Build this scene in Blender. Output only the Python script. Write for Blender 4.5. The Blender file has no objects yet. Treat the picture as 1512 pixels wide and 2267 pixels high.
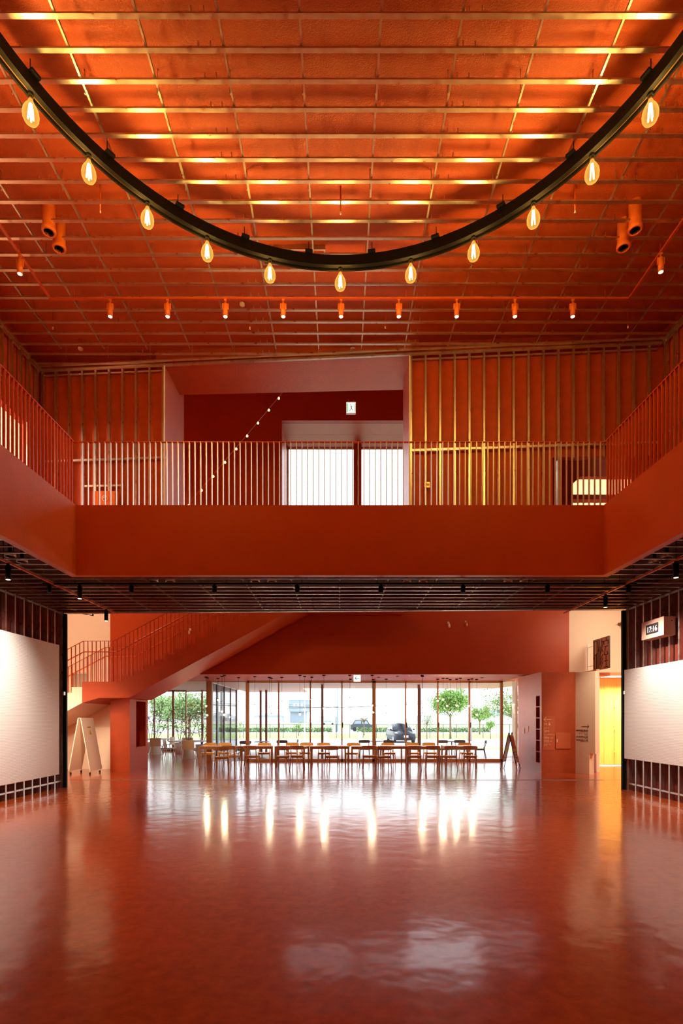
import bpy, math, random
from mathutils import Vector, Matrix
random.seed(7)
R = math.radians
SC = bpy.context.scene
COL = SC.collection

# ------------------------------------------------------------------ camera
F, CX, CY, EYE = 1180.0, 752.0, 1592.0, 1.63
cam = bpy.data.cameras.new('camera')
cam.sensor_fit = 'HORIZONTAL'; cam.sensor_width = 24.0
cam.lens = F / 1512 * 24.0
cam.shift_x = (756 - CX) / 1512
cam.shift_y = (CY - 1133.5) / 1512
cam.clip_start = 0.05; cam.clip_end = 2000
co = bpy.data.objects.new('camera', cam); COL.objects.link(co)
co.location = (0, 0, EYE); co.rotation_euler = (R(90), 0, 0)
SC.camera = co

# ------------------------------------------------------------------ world, exposure
w = bpy.data.worlds.new('overcast_sky'); SC.world = w; w.use_nodes = True
wn = w.node_tree.nodes; wl = w.node_tree.links; wn.clear()
wo = wn.new('ShaderNodeOutputWorld'); wb = wn.new('ShaderNodeBackground')
tc = wn.new('ShaderNodeTexCoord'); sx = wn.new('ShaderNodeSeparateXYZ')
rp = wn.new('ShaderNodeValToRGB'); nz = wn.new('ShaderNodeTexNoise'); mxw = wn.new('ShaderNodeMixRGB')
nz.inputs['Scale'].default_value = 2.2; nz.inputs['Detail'].default_value = 4
rp.color_ramp.elements[0].position = 0.0; rp.color_ramp.elements[0].color = (0.90, 0.92, 0.95, 1)
rp.color_ramp.elements[1].position = 0.6; rp.color_ramp.elements[1].color = (0.80, 0.86, 0.93, 1)
mxw.blend_type = 'MULTIPLY'; mxw.inputs[0].default_value = 0.05
wl.new(tc.outputs['Generated'], sx.inputs[0]); wl.new(sx.outputs['Z'], rp.inputs[0])
wl.new(tc.outputs['Generated'], nz.inputs['Vector'])
wl.new(rp.outputs[0], mxw.inputs[1]); wl.new(nz.outputs['Color'], mxw.inputs[2])
wl.new(mxw.outputs[0], wb.inputs['Color']); wb.inputs['Strength'].default_value = 3.9
wl.new(wb.outputs[0], wo.inputs['Surface'])
SC.view_settings.view_transform = 'Standard'
SC.view_settings.look = 'None'
SC.view_settings.exposure = 0.0
SC.view_settings.gamma = 1.0
SC.view_settings.use_curve_mapping = False
SC.cycles.max_bounces = 8; SC.cycles.diffuse_bounces = 5; SC.cycles.glossy_bounces = 4
SC.cycles.transparent_max_bounces = 24
SC.cycles.sample_clamp_indirect = 4.0
SC.cycles.use_denoising = True

WARM = (1.0, 0.69, 0.28); WARMW = (1.0, 0.80, 0.56); NEUTRAL = (1.0, 0.97, 0.93)
P_BULB, P_SPOT, P_BOARD = 92.0, 150.0, 400.0
def lamp(kind, name, loc, power, color, size=0.1, rot=None, **kw):
    l = bpy.data.lights.new(name, kind); l.energy = power; l.color = color
    if kind == 'AREA':
        l.spread = R(kw.get('spread', 120)); l.shape = 'RECTANGLE'; l.size = size; l.size_y = kw.get('size_y', size)
    else:
        l.shadow_soft_size = size
    if kind == 'SPOT':
        l.spot_size = R(kw.get('angle', 60)); l.spot_blend = kw.get('blend', 0.6)
    o = bpy.data.objects.new(name, l); COL.objects.link(o); o.location = loc
    if 'target' in kw:
        d = Vector(kw['target']) - Vector(loc); o.rotation_euler = d.to_track_quat('-Z', 'Y').to_euler()
    elif rot: o.rotation_euler = rot
    return o
# side room lights, with unseen fill lamps added among them
lamp('AREA', 'stair_hall_light', (-8.2, 16.3, 10.6), 330, WARMW, 2.2, size_y=.8, target=(-8.0, 17.0, 3.0))
lamp('AREA', 'stair_foot_fill', (-8.9, 13.2, 2.2), 60, WARMW, 1.0, target=(-8.0, 17.0, 1.0))  # unseen fill added to brighten the space under the stair
lamp('AREA', 'right_hall_fill', (8.5, 15.0, 5.0), 62, WARMW, 1.2, size_y=.8, target=(8.5, 17.4, 3.3), spread=150)  # unseen wash added behind the right wall to brighten the cream wall
lamp('SPOT', 'right_block_fill', (6.85, 13.9, 4.3), 330, WARMW, .05, target=(7.6, 15.7, 1.5), angle=62, blend=1.0)  # unseen spot added to brighten the cream block face
lamp('AREA', 'right_entry_light', (9.4, 13.6, 2.9), 60, WARMW, .9, target=(9.6, 16.6, .4))
lamp('AREA', 'alcove_light', (9.9, 18.0, 3.1), 200, (1.0, .78, .42), 1.6, size_y=.5)
lamp('POINT', 'left_upper_room_light', (-8.3, 10.4, 7.9), 420, WARMW, .15)
lamp('POINT', 'right_upper_room_light', (7.6, 14.3, 8.2), 200, WARMW, .15)
# daylight portals in the big glazed openings (guide sky sampling, emit nothing of their own)
def portal(loc, sx_, sy_, rot):
    o = lamp('AREA', 'window_portal', loc, 1, (1, 1, 1), sx_, rot, size_y=sy_)
    o.data.cycles.is_portal = True
portal((1.35, 20.75, 1.55), 9.8, 3.0, (R(90), 0, R(180)))
portal((-8.5, 27.3, 1.55), 5.0, 3.0, (R(90), 0, R(180)))
portal((2.55, 19.3, 8.5), 8.8, 5.7, (R(90), 0, R(180)))

# ------------------------------------------------------------------ helpers
def at(x, y, D): return Vector(((x - CX) / F * D, D, EYE + (CY - y) / F * D))
def gx(x, D): return (x - CX) / F * D
def gz(y, D): return EYE + (CY - y) / F * D
_names = {}
class MB:
    def __init__(s): s.v = []; s.f = []; s.sm = []
    def add(s, vs, fs, smooth=False):
        b = len(s.v); s.v += [tuple(p) for p in vs]
        s.f += [tuple(i + b for i in f) for f in fs]; s.sm += [smooth] * len(fs); return s
    def box(s, x0, x1, y0, y1, z0, z1, M=None, ch=0):
        if ch:
            return s.cbox(x0, x1, y0, y1, z0, z1, ch, M)
        v = [Vector((x, y, z)) for z in (z0, z1) for y in (y0, y1) for x in (x0, x1)]
        if M: v = [M @ p for p in v]
        return s.add(v, [(0,2,3,1),(4,5,7,6),(0,1,5,4),(2,6,7,3),(0,4,6,2),(1,3,7,5)])
    def cbox(s, x0, x1, y0, y1, z0, z1, c, M=None):   # box with all edges chamfered
        c = min(c, (x1-x0)*.45, (y1-y0)*.45, (z1-z0)*.45)
        vs = []; idx = {}
        for zi, z in ((0, z0), (1, z1)):
            for yi, y in ((0, y0), (1, y1)):
                for xi, x in ((0, x0), (1, x1)):
                    dx = c if xi == 0 else -c; dy = c if yi == 0 else -c; dz = c if zi == 0 else -c
                    idx[(xi, yi, zi)] = len(vs)
                    vs += [Vector((x, y+dy, z+dz)), Vector((x+dx, y, z+dz)), Vector((x+dx, y+dy, z))]
        if M: vs = [M @ p for p in vs]
        I = lambda x, y, z, k: idx[(x, y, z)] + k
        fs = []
        for a in (0, 1):
            q = [I(a,0,0,0), I(a,1,0,0), I(a,1,1,0), I(a,0,1,0)]; fs.append(q if a else q[::-1])
            q = [I(0,a,0,1), I(1,a,0,1), I(1,a,1,1), I(0,a,1,1)]; fs.append(q[::-1] if a else q)
            q = [I(0,0,a,2), I(1,0,a,2), I(1,1,a,2), I(0,1,a,2)]; fs.append(q if a else q[::-1])
        for a in (0, 1):
            for b in (0, 1):
                fs.append([I(a,b,0,0), I(a,b,1,0), I(a,b,1,1), I(a,b,0,1)])
                fs.append([I(a,0,b,0), I(a,1,b,0), I(a,1,b,2), I(a,0,b,2)])
                fs.append([I(0,a,b,1), I(1,a,b,1), I(1,a,b,2), I(0,a,b,2)])
                for c2 in (0, 1): fs.append([I(a,b,c2,0), I(a,b,c2,1), I(a,b,c2,2)])
        return s.add(vs, fs)
    def beam(s, a, b, wx, wz, up=Vector((0, 0, 1))):   # rectangular bar from a to b
        a = Vector(a); b = Vector(b); d = (b - a).normalized(); side = d.cross(up)
        if side.length < 1e-5: side = Vector((1, 0, 0))
        side.normalize(); u = side.cross(d).normalized()
        v = []
        for p in (a, b):
            for i, j in ((-1,-1),(1,-1),(1,1),(-1,1)): v.append(p + side * wx / 2 * i + u * wz / 2 * j)
        return s.add(v, [(0,1,2,3),(7,6,5,4),(0,4,5,1),(1,5,6,2),(2,6,7,3),(3,7,4,0)])
    def tube(s, pts, r, n=8, smooth=True, cap=True):
        pts = [Vector(p) for p in pts]; rs = r if isinstance(r, (list, tuple)) else [r] * len(pts)
        v = []; fs = []; ref = None
        for i, p in enumerate(pts):
            d = (pts[min(i+1, len(pts)-1)] - pts[max(i-1, 0)]).normalized()
            if ref is None: ref = Vector((0, 0, 1)) if abs(d.z) < .9 else Vector((1, 0, 0))
            a = d.cross(ref).normalized(); b = a.cross(d).normalized(); ref = b
            for k in range(n):
                t = 2 * math.pi * k / n; v.append(p + (a * math.cos(t) + b * math.sin(t)) * rs[i])
        for i in range(len(pts) - 1):
            for k in range(n):
                k2 = (k + 1) % n; fs.append((i*n+k, i*n+k2, (i+1)*n+k2, (i+1)*n+k))
        s.add(v, fs, smooth)
        if cap:
            m = len(v); s.f += [tuple(len(s.v)-m+k for k in range(n))[::-1], tuple(len(s.v)-n+k for k in range(n))]; s.sm += [False, False]
        return s
    def lathe(s, prof, n=24, c=(0, 0, 0), smooth=True):
        c = Vector(c); v = []; fs = []
        for r, z in prof:
            for k in range(n):
                t = 2 * math.pi * k / n; v.append(c + Vector((r * math.cos(t), r * math.sin(t), z)))
        for i in range(len(prof) - 1):
            for k in range(n):
                k2 = (k + 1) % n; fs.append((i*n+k, i*n+k2, (i+1)*n+k2, (i+1)*n+k))
        return s.add(v, fs, smooth)
    def prism(s, poly, z0, z1, M=None):   # polygon in xy, extruded along z
        n = len(poly); v = [Vector((x, y, z)) for z in (z0, z1) for x, y in poly]
        if M: v = [M @ p for p in v]
        return s.add(v, [tuple(range(n))[::-1], tuple(range(n, 2*n))] + [(i, (i+1) % n, n+(i+1) % n, n+i) for i in range(n)])
    def prism_y(s, poly, y0, y1):         # polygon in xz, extruded along y
        n = len(poly); v = [Vector((x, y, z)) for y in (y0, y1) for x, z in poly]
        return s.add(v, [tuple(range(n)), tuple(range(n, 2*n))[::-1]] + [(i, n+i, n+(i+1) % n, (i+1) % n) for i in range(n)])
    def prism_x(s, poly, x0, x1):         # polygon in yz, extruded along x
        n = len(poly); v = [Vector((x, y, z)) for x in (x0, x1) for y, z in poly]
        return s.add(v, [tuple(range(n))[::-1], tuple(range(n, 2*n))] + [(i, (i+1) % n, n+(i+1) % n, n+i) for i in range(n)])
    def mesh(s, name, mats):
        m = bpy.data.meshes.new(name); m.from_pydata(s.v, [], s.f)
        for mt in (mats if isinstance(mats, (list, tuple)) else [mats]): m.materials.append(mt)
        m.polygons.foreach_set('use_smooth', s.sm); m.update(); return m
    def build(s, name, mat, parent=None, loc=None, rz=0, **tags):
        o = bpy.data.objects.new(name, s.mesh(name, mat)); COL.objects.link(o)
        if parent: o.parent = parent
        if loc is not None: o.location = loc
        if rz: o.rotation_euler[2] = rz
        for k, v in tags.items(): o[k] = v
        return o
def link(name, mesh, parent=None, loc=(0, 0, 0), rot=None, **tags):
    o = bpy.data.objects.new(name, mesh); COL.objects.link(o)
    if parent: o.parent = parent
    o.location = loc
    if rot: o.rotation_euler = rot
    for k, v in tags.items(): o[k] = v
    return o
def thing(name, label, cat, loc=(0, 0, 0), rz=0, group=None):
    o = bpy.data.objects.new(name, None); COL.objects.link(o); o.empty_display_size = .1
    o.location = loc; o.rotation_euler = (0, 0, rz); o['label'] = label; o['category'] = cat
    if group: o['group'] = group
    return o
def struct(name, mb, mat, label=None):
    o = mb.build(name, mat); o['kind'] = 'structure'
    if label: o['label'] = label
    return o
def sroot(name, label=None):
    o = bpy.data.objects.new(name, None); COL.objects.link(o); o['kind'] = 'structure'
    if label: o['label'] = label
    return o
def copy_tree(o, parent=None):
    c = o.copy(); COL.objects.link(c); c.parent = parent
    for ch in list(o.children): copy_tree(ch, c)
    return c
ORD = ['first','second','third','fourth','fifth','sixth','seventh','eighth','ninth','tenth','eleventh','twelfth','thirteenth','fourteenth','fifteenth']
def nth(i, n, a='left', b='right'):
    if n % 2 and i == n // 2: return 'the middle one'
    if i < n / 2: return ('the %smost one' % a if i == 0 else '%s from the %s' % (ORD[i], a))
    j = n - 1 - i
    return ('the %smost one' % b if j == 0 else '%s from the %s' % (ORD[j], b))

# ------------------------------------------------------------------ materials
def mat(name, col, rough=.5, metal=0., spec=.5, bump=0., bscale=40., var=0., vscale=4., emit=None, estr=0., coat=0., rvar=0.):
    m = bpy.data.materials.new(name); m.use_nodes = True
    nt = m.node_tree; n = nt.nodes; l = nt.links
    p = n['Principled BSDF']
    p.inputs['Base Color'].default_value = (*col, 1); p.inputs['Roughness'].default_value = rough
    p.inputs['Metallic'].default_value = metal; p.inputs['Specular IOR Level'].default_value = spec
    if coat: p.inputs['Coat Weight'].default_value = coat; p.inputs['Coat Roughness'].default_value = .12
    if emit: p.inputs['Emission Color'].default_value = (*emit, 1); p.inputs['Emission Strength'].default_value = estr
    if bump or var or rvar:
        t = n.new('ShaderNodeTexCoord')
    if bump:
        nn = n.new('ShaderNodeTexNoise'); nn.inputs['Scale'].default_value = bscale; nn.inputs['Detail'].default_value = 3
        b = n.new('ShaderNodeBump'); b.inputs['Strength'].default_value = bump; b.inputs['Distance'].default_value = .01
        l.new(t.outputs['Object'], nn.inputs['Vector']); l.new(nn.outputs['Fac'], b.inputs['Height']); l.new(b.outputs[0], p.inputs['Normal'])
    if var or rvar:
        n2 = n.new('ShaderNodeTexNoise'); n2.inputs['Scale'].default_value = vscale; n2.inputs['Detail'].default_value = 6
        l.new(t.outputs['Object'], n2.inputs['Vector'])
        if var:
            cr = n.new('ShaderNodeValToRGB'); cr.color_ramp.elements[0].position = .3; cr.color_ramp.elements[1].position = .7
            cr.color_ramp.elements[0].color = (*[c * (1 - var) for c in col], 1); cr.color_ramp.elements[1].color = (*[min(1, c * (1 + var)) for c in col], 1)
            l.new(n2.outputs['Fac'], cr.inputs[0]); l.new(cr.outputs[0], p.inputs['Base Color'])
        if rvar:
            mr = n.new('ShaderNodeMapRange'); mr.inputs[1].default_value = .3; mr.inputs[2].default_value = .7
            mr.inputs[3].default_value = rough * (1 - rvar); mr.inputs[4].default_value = rough * (1 + rvar)
            l.new(n2.outputs['Fac'], mr.inputs[0]); l.new(mr.outputs[0], p.inputs['Roughness'])
    return m
RED = (.44, .050, .003)
M = {}
M['red'] = mat('red_stipple_paint', RED, .5, spec=.3, bump=.7, bscale=75, var=.06, vscale=3)
M['red_gloss_daylit'] = mat('red_glossy_stipple_daylit', (.48, .088, .024), .32, spec=1.0, bump=1.0, bscale=70, var=.06, vscale=3, coat=1.0)  # stippled red with a lighter, pinker base that paints in the daylight
_p = M['red_gloss_daylit'].node_tree.nodes['Principled BSDF']; _p.inputs['Coat Roughness'].default_value = .36
_p.inputs['Specular Tint'].default_value = (1, .50, .42, 1); _p.inputs['Coat Weight'].default_value = 0  # pink specular tint stands in for the daylight sheen
M['red_smooth'] = mat('red_smooth_paint', RED, .45, spec=.3, var=.05, vscale=2, bump=.1, bscale=90)
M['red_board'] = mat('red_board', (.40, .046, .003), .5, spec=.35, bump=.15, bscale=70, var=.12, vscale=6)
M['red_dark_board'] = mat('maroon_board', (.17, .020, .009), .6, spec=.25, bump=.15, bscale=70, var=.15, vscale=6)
M['rail'] = mat('rail_paint', (.50, .065, .008), .35, spec=.5)
M['steel'] = mat('satin_steel_bar', (.80, .66, .56), .35, metal=.55, spec=.6)
M['orange'] = mat('orange_enamel', (.75, .17, .03), .35, spec=.5)
M['cream'] = mat('cream_plaster', (.84, .66, .50), .7, bump=.08, bscale=80)
M['white'] = mat('white_laminate', (.86, .82, .76), .45)
M['whiteboard'] = mat('white_board', (.88, .74, .60), .5)
M['galv'] = mat('galvanised_steel', (.74, .68, .60), .34, metal=1., bump=.02, bscale=30, var=.08, vscale=9, rvar=.25)
M['black'] = mat('black_metal', (.004, .0035, .0035), .6, spec=.12)
M['lowboard_shaded'] = mat('shaded_red_ceiling_board', (.035, .004, .003), .7, spec=.12, bump=.1, bscale=70)  # same red board, shade under the balcony put into a darkened base
M['bronze'] = mat('bronze_lining', (.16, .085, .025), .45, metal=.5)
M['brass'] = mat('brass', (.80, .50, .16), .28, metal=1.)
M['dark'] = mat('dark_interior', (.02, .006, .005), .8)
M['frame'] = mat('brown_window_frame', (.36, .155, .055), .45)
M['frame_white'] = mat('pale_window_frame', (.75, .70, .66), .45)
M['column'] = mat('oxide_column_paint', (.20, .060, .045), .5)
M['grey_col'] = mat('grey_column_paint', (.42, .34, .32), .5)
M['concrete'] = mat('pale_concrete', (.62, .60, .60), .8, var=.06, vscale=1.5)
M['asphalt'] = mat('light_asphalt', (.55, .57, .60), .8, var=.05, vscale=.6)
M['verge'] = mat('verge_grass', (.40, .52, .16), .9, var=.30, vscale=1.2)
M['field'] = mat('field_grass', (.34, .52, .22), .9, var=.12, vscale=.1)
M['soil'] = mat('dry_field', (.62, .52, .42), .9, var=.08, vscale=.05)
M['hedge'] = mat('hedge_leaf', (.20, .32, .12), .8, var=.4, vscale=6)
M['leaf'] = mat('street_leaf', (.22, .40, .08), .6, var=.45, vscale=5)
M['leaf2'] = mat('pale_leaf', (.30, .46, .18), .6, var=.35, vscale=3)
M['leaf_in'] = mat('indoor_leaf', (.16, .17, .05), .45, var=.5, vscale=9)
M['leaf_gold'] = mat('golden_leaf', (.62, .45, .08), .45, var=.4, vscale=9)
M['bark'] = mat('bark', (.24, .18, .13), .85, var=.3, vscale=10)
M['haze_tree'] = mat('distant_tree', (.60, .66, .70), .9, var=.08, vscale=.2)  # aerial haze mixed into the base colour
M['bldg'] = mat('blue_grey_cladding', (.30, .38, .46), .7)
M['bldg2'] = mat('pale_blue_cladding', (.58, .68, .78), .7)
M['car'] = mat('navy_car_paint', (.020, .024, .036), .35, spec=.35, coat=.15)
M['cardark'] = mat('dark_car_paint', (.07, .08, .10), .35)
M['carpale'] = mat('silver_car_paint', (.55, .60, .66), .3)
M['tyre'] = mat('tyre_rubber', (.02, .02, .022), .7)
M['headlight'] = mat('headlight_lens', (.80, .84, .90), .12)
M['carglass'] = mat('car_glass', (.32, .38, .44), .08, spec=.8)
M['paper'] = mat('white_plate', (.88, .88, .86), .5)
M['chair_white'] = mat('beige_plastic', (.82, .66, .48), .4)
M['metal_grey'] = mat('dark_grey_steel', (.10, .10, .11), .4, metal=.3)
M['ink'] = mat('dark_ink', (.05, .018, .012), .6)
M['signtext'] = mat('peach_lettering', (.95, .62, .40), .5)
M['inktext'] = mat('brown_lettering', (.10, .05, .03), .6)
M['signplate'] = mat('terracotta_plate', (.58, .135, .050), .42)
M['signpeach'] = mat('salmon_plate', (.72, .36, .24), .5)
M['seat_dark'] = mat('dark_bronze_chair', (.09, .055, .05), .45)
M['lens'] = mat('spot_lens', (.9, .8, .6), .2, emit=(1, .82, .5), estr=4)
M['led'] = mat('clock_digits', (.9, .85, .8), .4, emit=(1, .90, .80), estr=1.1)
M['exit'] = mat('backlit_sign_white', (.9, .95, .9), .4, emit=(.88, 1.0, .92), estr=1.15)
M['exitgreen'] = mat('sign_green', (.25, .65, .40), .4, emit=(.35, .8, .5), estr=.6)
M['exitblue'] = mat('sign_slate', (.20, .33, .38), .5)
M['globe'] = mat('lit_globe', (1, .86, .55), .3, emit=(1, .80, .42), estr=2.6)
M['globe2'] = mat('lit_small_globe', (1, .86, .55), .3, emit=(1, .66, .24), estr=3)
M['lampred'] = mat('red_lens', (.55, .02, .03), .3)
M['yellow'] = mat('ochre_sticker', (.55, .42, .03), .5)
def wood(name, c1, c2, rough=.4, scale=3.):
    m = bpy.data.materials.new(name); m.use_nodes = True; nt = m.node_tree; n = nt.nodes; l = nt.links
    p = n['Principled BSDF']; t = n.new('ShaderNodeTexCoord'); mp = n.new('ShaderNodeMapping'); mp.inputs['Scale'].default_value = (12, 12, 1)
    nn = n.new('ShaderNodeTexNoise'); nn.inputs['Scale'].default_value = scale; nn.inputs['Detail'].default_value = 5
    cr = n.new('ShaderNodeValToRGB'); cr.color_ramp.elements[0].position = .3; cr.color_ramp.elements[1].position = .7
    cr.color_ramp.elements[0].color = (*c1, 1); cr.color_ramp.elements[1].color = (*c2, 1)
    l.new(t.outputs['Object'], mp.inputs[0]); l.new(mp.outputs[0], nn.inputs['Vector']); l.new(nn.outputs['Fac'], cr.inputs[0])
    l.new(cr.outputs[0], p.inputs['Base Color']); p.inputs['Roughness'].default_value = rough
    return m
M['wood'] = wood('oiled_beech', (.54, .28, .10), (.66, .37, .15))
M['wood_yellow'] = wood('yellow_beech', (.78, .42, .09), (.88, .52, .14))
M['ply'] = wood('plywood_panel', (.80, .50, .12), (.90, .62, .18), .45, 2.)
def glassmat(name, tint=(1, 1, 1), refl=.5, rough=.0):
    m = bpy.data.materials.new(name); m.use_nodes = True; nt = m.node_tree; n = nt.nodes; l = nt.links
    n.remove(n['Principled BSDF']); o = n['Material Output']
    tr = n.new('ShaderNodeBsdfTransparent'); tr.inputs[0].default_value = (*tint, 1)
    gl = n.new('ShaderNodeBsdfGlossy'); gl.inputs['Roughness'].default_value = rough
    fr = n.new('ShaderNodeFresnel'); fr.inputs[0].default_value = 1.45; mu = n.new('ShaderNodeMath'); mu.operation = 'MULTIPLY'; mu.inputs[1].default_value = refl
    mx = n.new('ShaderNodeMixShader'); l.new(fr.outputs[0], mu.inputs[0]); l.new(mu.outputs[0], mx.inputs[0])
    l.new(tr.outputs[0], mx.inputs[1]); l.new(gl.outputs[0], mx.inputs[2]); l.new(mx.outputs[0], o.inputs[0])
    return m
M['glass'] = glassmat('clear_glass', (.97, .98, .98), .9)
def ambermat():
    m = bpy.data.materials.new('amber_bulb_glass'); m.use_nodes = True; nt = m.node_tree; n = nt.nodes; l = nt.links
    n.remove(n['Principled BSDF']); o = n['Material Output']
    tr = n.new('ShaderNodeBsdfTransparent'); tr.inputs[0].default_value = (1.0, .80, .40, 1)
    em = n.new('ShaderNodeEmission'); em.inputs[0].default_value = (1, .55, .10, 1); em.inputs[1].default_value = 1.3
    lw = n.new('ShaderNodeLayerWeight'); lw.inputs[0].default_value = .35
    mx = n.new('ShaderNodeMixShader'); mr = n.new('ShaderNodeMapRange'); mr.inputs[3].default_value = .22; mr.inputs[4].default_value = .85
    l.new(lw.outputs['Facing'], mr.inputs[0]); l.new(mr.outputs[0], mx.inputs[0]); l.new(tr.outputs[0], mx.inputs[1]); l.new(em.outputs[0], mx.inputs[2]); l.new(mx.outputs[0], o.inputs[0])
    return m
M['amber'] = ambermat()
def frosted():
    m = bpy.data.materials.new('frosted_glass'); m.use_nodes = True; nt = m.node_tree; n = nt.nodes; l = nt.links
    n.remove(n['Principled BSDF']); o = n['Material Output']
    tl = n.new('ShaderNodeBsdfTranslucent'); tl.inputs[0].default_value = (.93, .95, .95, 1)
    tr = n.new('ShaderNodeBsdfTransparent'); tr.inputs[0].default_value = (.9, .93, .94, 1)
    mx = n.new('ShaderNodeMixShader'); mx.inputs[0].default_value = .55
    l.new(tl.outputs[0], mx.inputs[1]); l.new(tr.outputs[0], mx.inputs[2]); l.new(mx.outputs[0], o.inputs[0]); return m
M['frost'] = frosted()
def floor_mat():
    m = bpy.data.materials.new('red_linoleum'); m.use_nodes = True; nt = m.node_tree; n = nt.nodes; l = nt.links
    p = n['Principled BSDF']; t = n.new('ShaderNodeTexCoord')
    a = n.new('ShaderNodeTexNoise'); a.inputs['Scale'].default_value = 9; a.inputs['Detail'].default_value = 9; a.inputs['Roughness'].default_value = .7
    cr = n.new('ShaderNodeValToRGB'); cr.color_ramp.elements[0].position = .32; cr.color_ramp.elements[1].position = .68
    cr.color_ramp.elements[0].color = (.34, .040, .004, 1); cr.color_ramp.elements[1].color = (.54, .085, .010, 1)
    b = n.new('ShaderNodeTexNoise'); b.inputs['Scale'].default_value = 3.2; b.inputs['Detail'].default_value = 2
    c = n.new('ShaderNodeTexNoise'); c.inputs['Scale'].default_value = 26; c.inputs['Detail'].default_value = 3
    b1 = n.new('ShaderNodeBump'); b1.inputs['Strength'].default_value = .17; b1.inputs['Distance'].default_value = .03
    b2 = n.new('ShaderNodeBump'); b2.inputs['Strength'].default_value = .015; b2.inputs['Distance'].default_value = .003
    for q in (a, b, c): l.new(t.outputs['Object'], q.inputs['Vector'])
    l.new(a.outputs['Fac'], cr.inputs[0]); l.new(cr.outputs[0], p.inputs['Base Color'])
    l.new(b.outputs['Fac'], b1.inputs['Height']); l.new(c.outputs['Fac'], b2.inputs['Height']); l.new(b1.outputs[0], b2.inputs['Normal']); l.new(b2.outputs[0], p.inputs['Coat Normal'])
    p.inputs['Roughness'].default_value = .4; p.inputs['Specular IOR Level'].default_value = .05
    p.inputs['Coat Weight'].default_value = 1.0; p.inputs['Coat Roughness'].default_value = .15
    return m
M['floor'] = floor_mat()
def peg_mat():
    m = mat('perforated_board', (.90, .78, .67), .5); nt = m.node_tree; n = nt.nodes; l = nt.links; p = n['Principled BSDF']
    t = n.new('ShaderNodeTexCoord'); s = n.new('ShaderNodeSeparateXYZ'); l.new(t.outputs['Object'], s.inputs[0])
    ds = []
    for ax in ('Y', 'Z'):
        a = n.new('ShaderNodeMath'); a.operation = 'MULTIPLY'; a.inputs[1].default_value = 1 / .03; l.new(s.outputs[ax], a.inputs[0])
        f = n.new('ShaderNodeMath'); f.operation = 'FRACT'; l.new(a.outputs[0], f.inputs[0])
        g = n.new('ShaderNodeMath'); g.operation = 'SUBTRACT'; g.inputs[1].default_value = .5; l.new(f.outputs[0], g.inputs[0])
        h = n.new('ShaderNodeMath'); h.operation = 'POWER'; h.inputs[1].default_value = 2; l.new(g.outputs[0], h.inputs[0]); ds.append(h)
    ad = n.new('ShaderNodeMath'); ad.operation = 'ADD'; l.new(ds[0].outputs[0], ad.inputs[0]); l.new(ds[1].outputs[0], ad.inputs[1])
    lt = n.new('ShaderNodeMath'); lt.operation = 'LESS_THAN'; lt.inputs[1].default_value = .034; l.new(ad.outputs[0], lt.inputs[0])
    mx = n.new('ShaderNodeMixRGB'); mx.inputs[1].default_value = (.90, .78, .67, 1); mx.inputs[2].default_value = (.30, .13, .08, 1)
    l.new(lt.outputs[0], mx.inputs[0]); l.new(mx.outputs[0], p.inputs['Base Color']); return m
M['peg'] = peg_mat()

# ------------------------------------------------------------------ large structure
WX = 6.62            # hall half width (stud faces)
DF, VX = 9.41, 4.66  # balcony front depth and half width
DEL, DER = 12.78, 12.36
def edgeY(x): return 12.66 - .036 * x
DE = 12.80           # end of the lower ceiling / side walls
ZL, ZU = 4.19, 9.38  # lower and upper grid heights
ZF2 = 5.28
NEAR = -3.0
f = MB().box(-6.9, 6.9, NEAR - .2, 14.25, -.2, 0); struct('floor', f, M['floor'])
f = MB().box(-11.6, 11.8, 14.29, 20.62, -.2, 0); f.box(-11.6, -6.9, 12.8, 14.25, -.2, 0); f.box(6.9, 11.8, 12.36, 14.25, -.2, 0)
f.box(-11.8, -4.95, 20.62, 27.2, -.2, 0)
struct('floor_lobby', f, M['floor'])
tr = sroot('trim_1')
MB().box(-6.9, 7.05, 14.252, 14.288, -.1, .004).build('floor_track', M['metal_grey'], tr)
MB().box(-6.9, 7.05, 14.235, 14.25, -.1, .006).box(-6.9, 7.05, 14.29, 14.305, -.1, .006).build('track_lip', M['galv'], tr)

# rear wall behind the camera
struct('wall_front', MB().box(-7.1, 7.1, NEAR - .3, NEAR, 0, 9.9), M['red_board'])

# upper ceiling
def wallY(x): return 11.403 - .0657 * x
ceil = sroot('ceiling')
MB().prism([(-7.0, NEAR), (7.0, NEAR), (7.0, 12.3), (-7.0, 12.3)], ZU + .30, ZU + .42).build('ceiling_board', M['red_gloss_daylit'], ceil)
def furring_mesh(x0, x1, clips):
    b = MB(); b.box(x0, x1, -.025, .025, 0, .002); b.box(x0, x1, -.025, -.023, .002, .022); b.box(x0, x1, .023, .025, .002, .022)
    b.box(x0, x1, .012, .024, .020, .022)
    for c in clips:
        if x0 < c < x1:
            b.box(c - .18, c + .18, -.0265, .0265, -.0015, .023)
            for d in (-.06, .08): b.box(c + d, c + d + .012, -.027, -.02, .02, .085); b.box(c + d, c + d + .012, .02, .027, .02, .085)
    return b
CL = (-4.27, -1.58, 1.48, 4.19)
fm = furring_mesh(-WX, WX, CL).mesh('furring_bar', M['galv'])
k = -28
Y = 5.877 - 28 * .3028
while Y < 11.8:
    if Y > NEAR + .1:
        if Y < wallY(WX) - .05: link('furring_bar', fm, ceil, (0, Y, ZU))
        else:
            xe = (11.403 - Y) / .0657 - .4
            if xe > -6: furring_mesh(-WX, min(WX, xe), CL).build('furring_bar', M['galv'], ceil, (0, Y, ZU))
    Y += .3028
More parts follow.
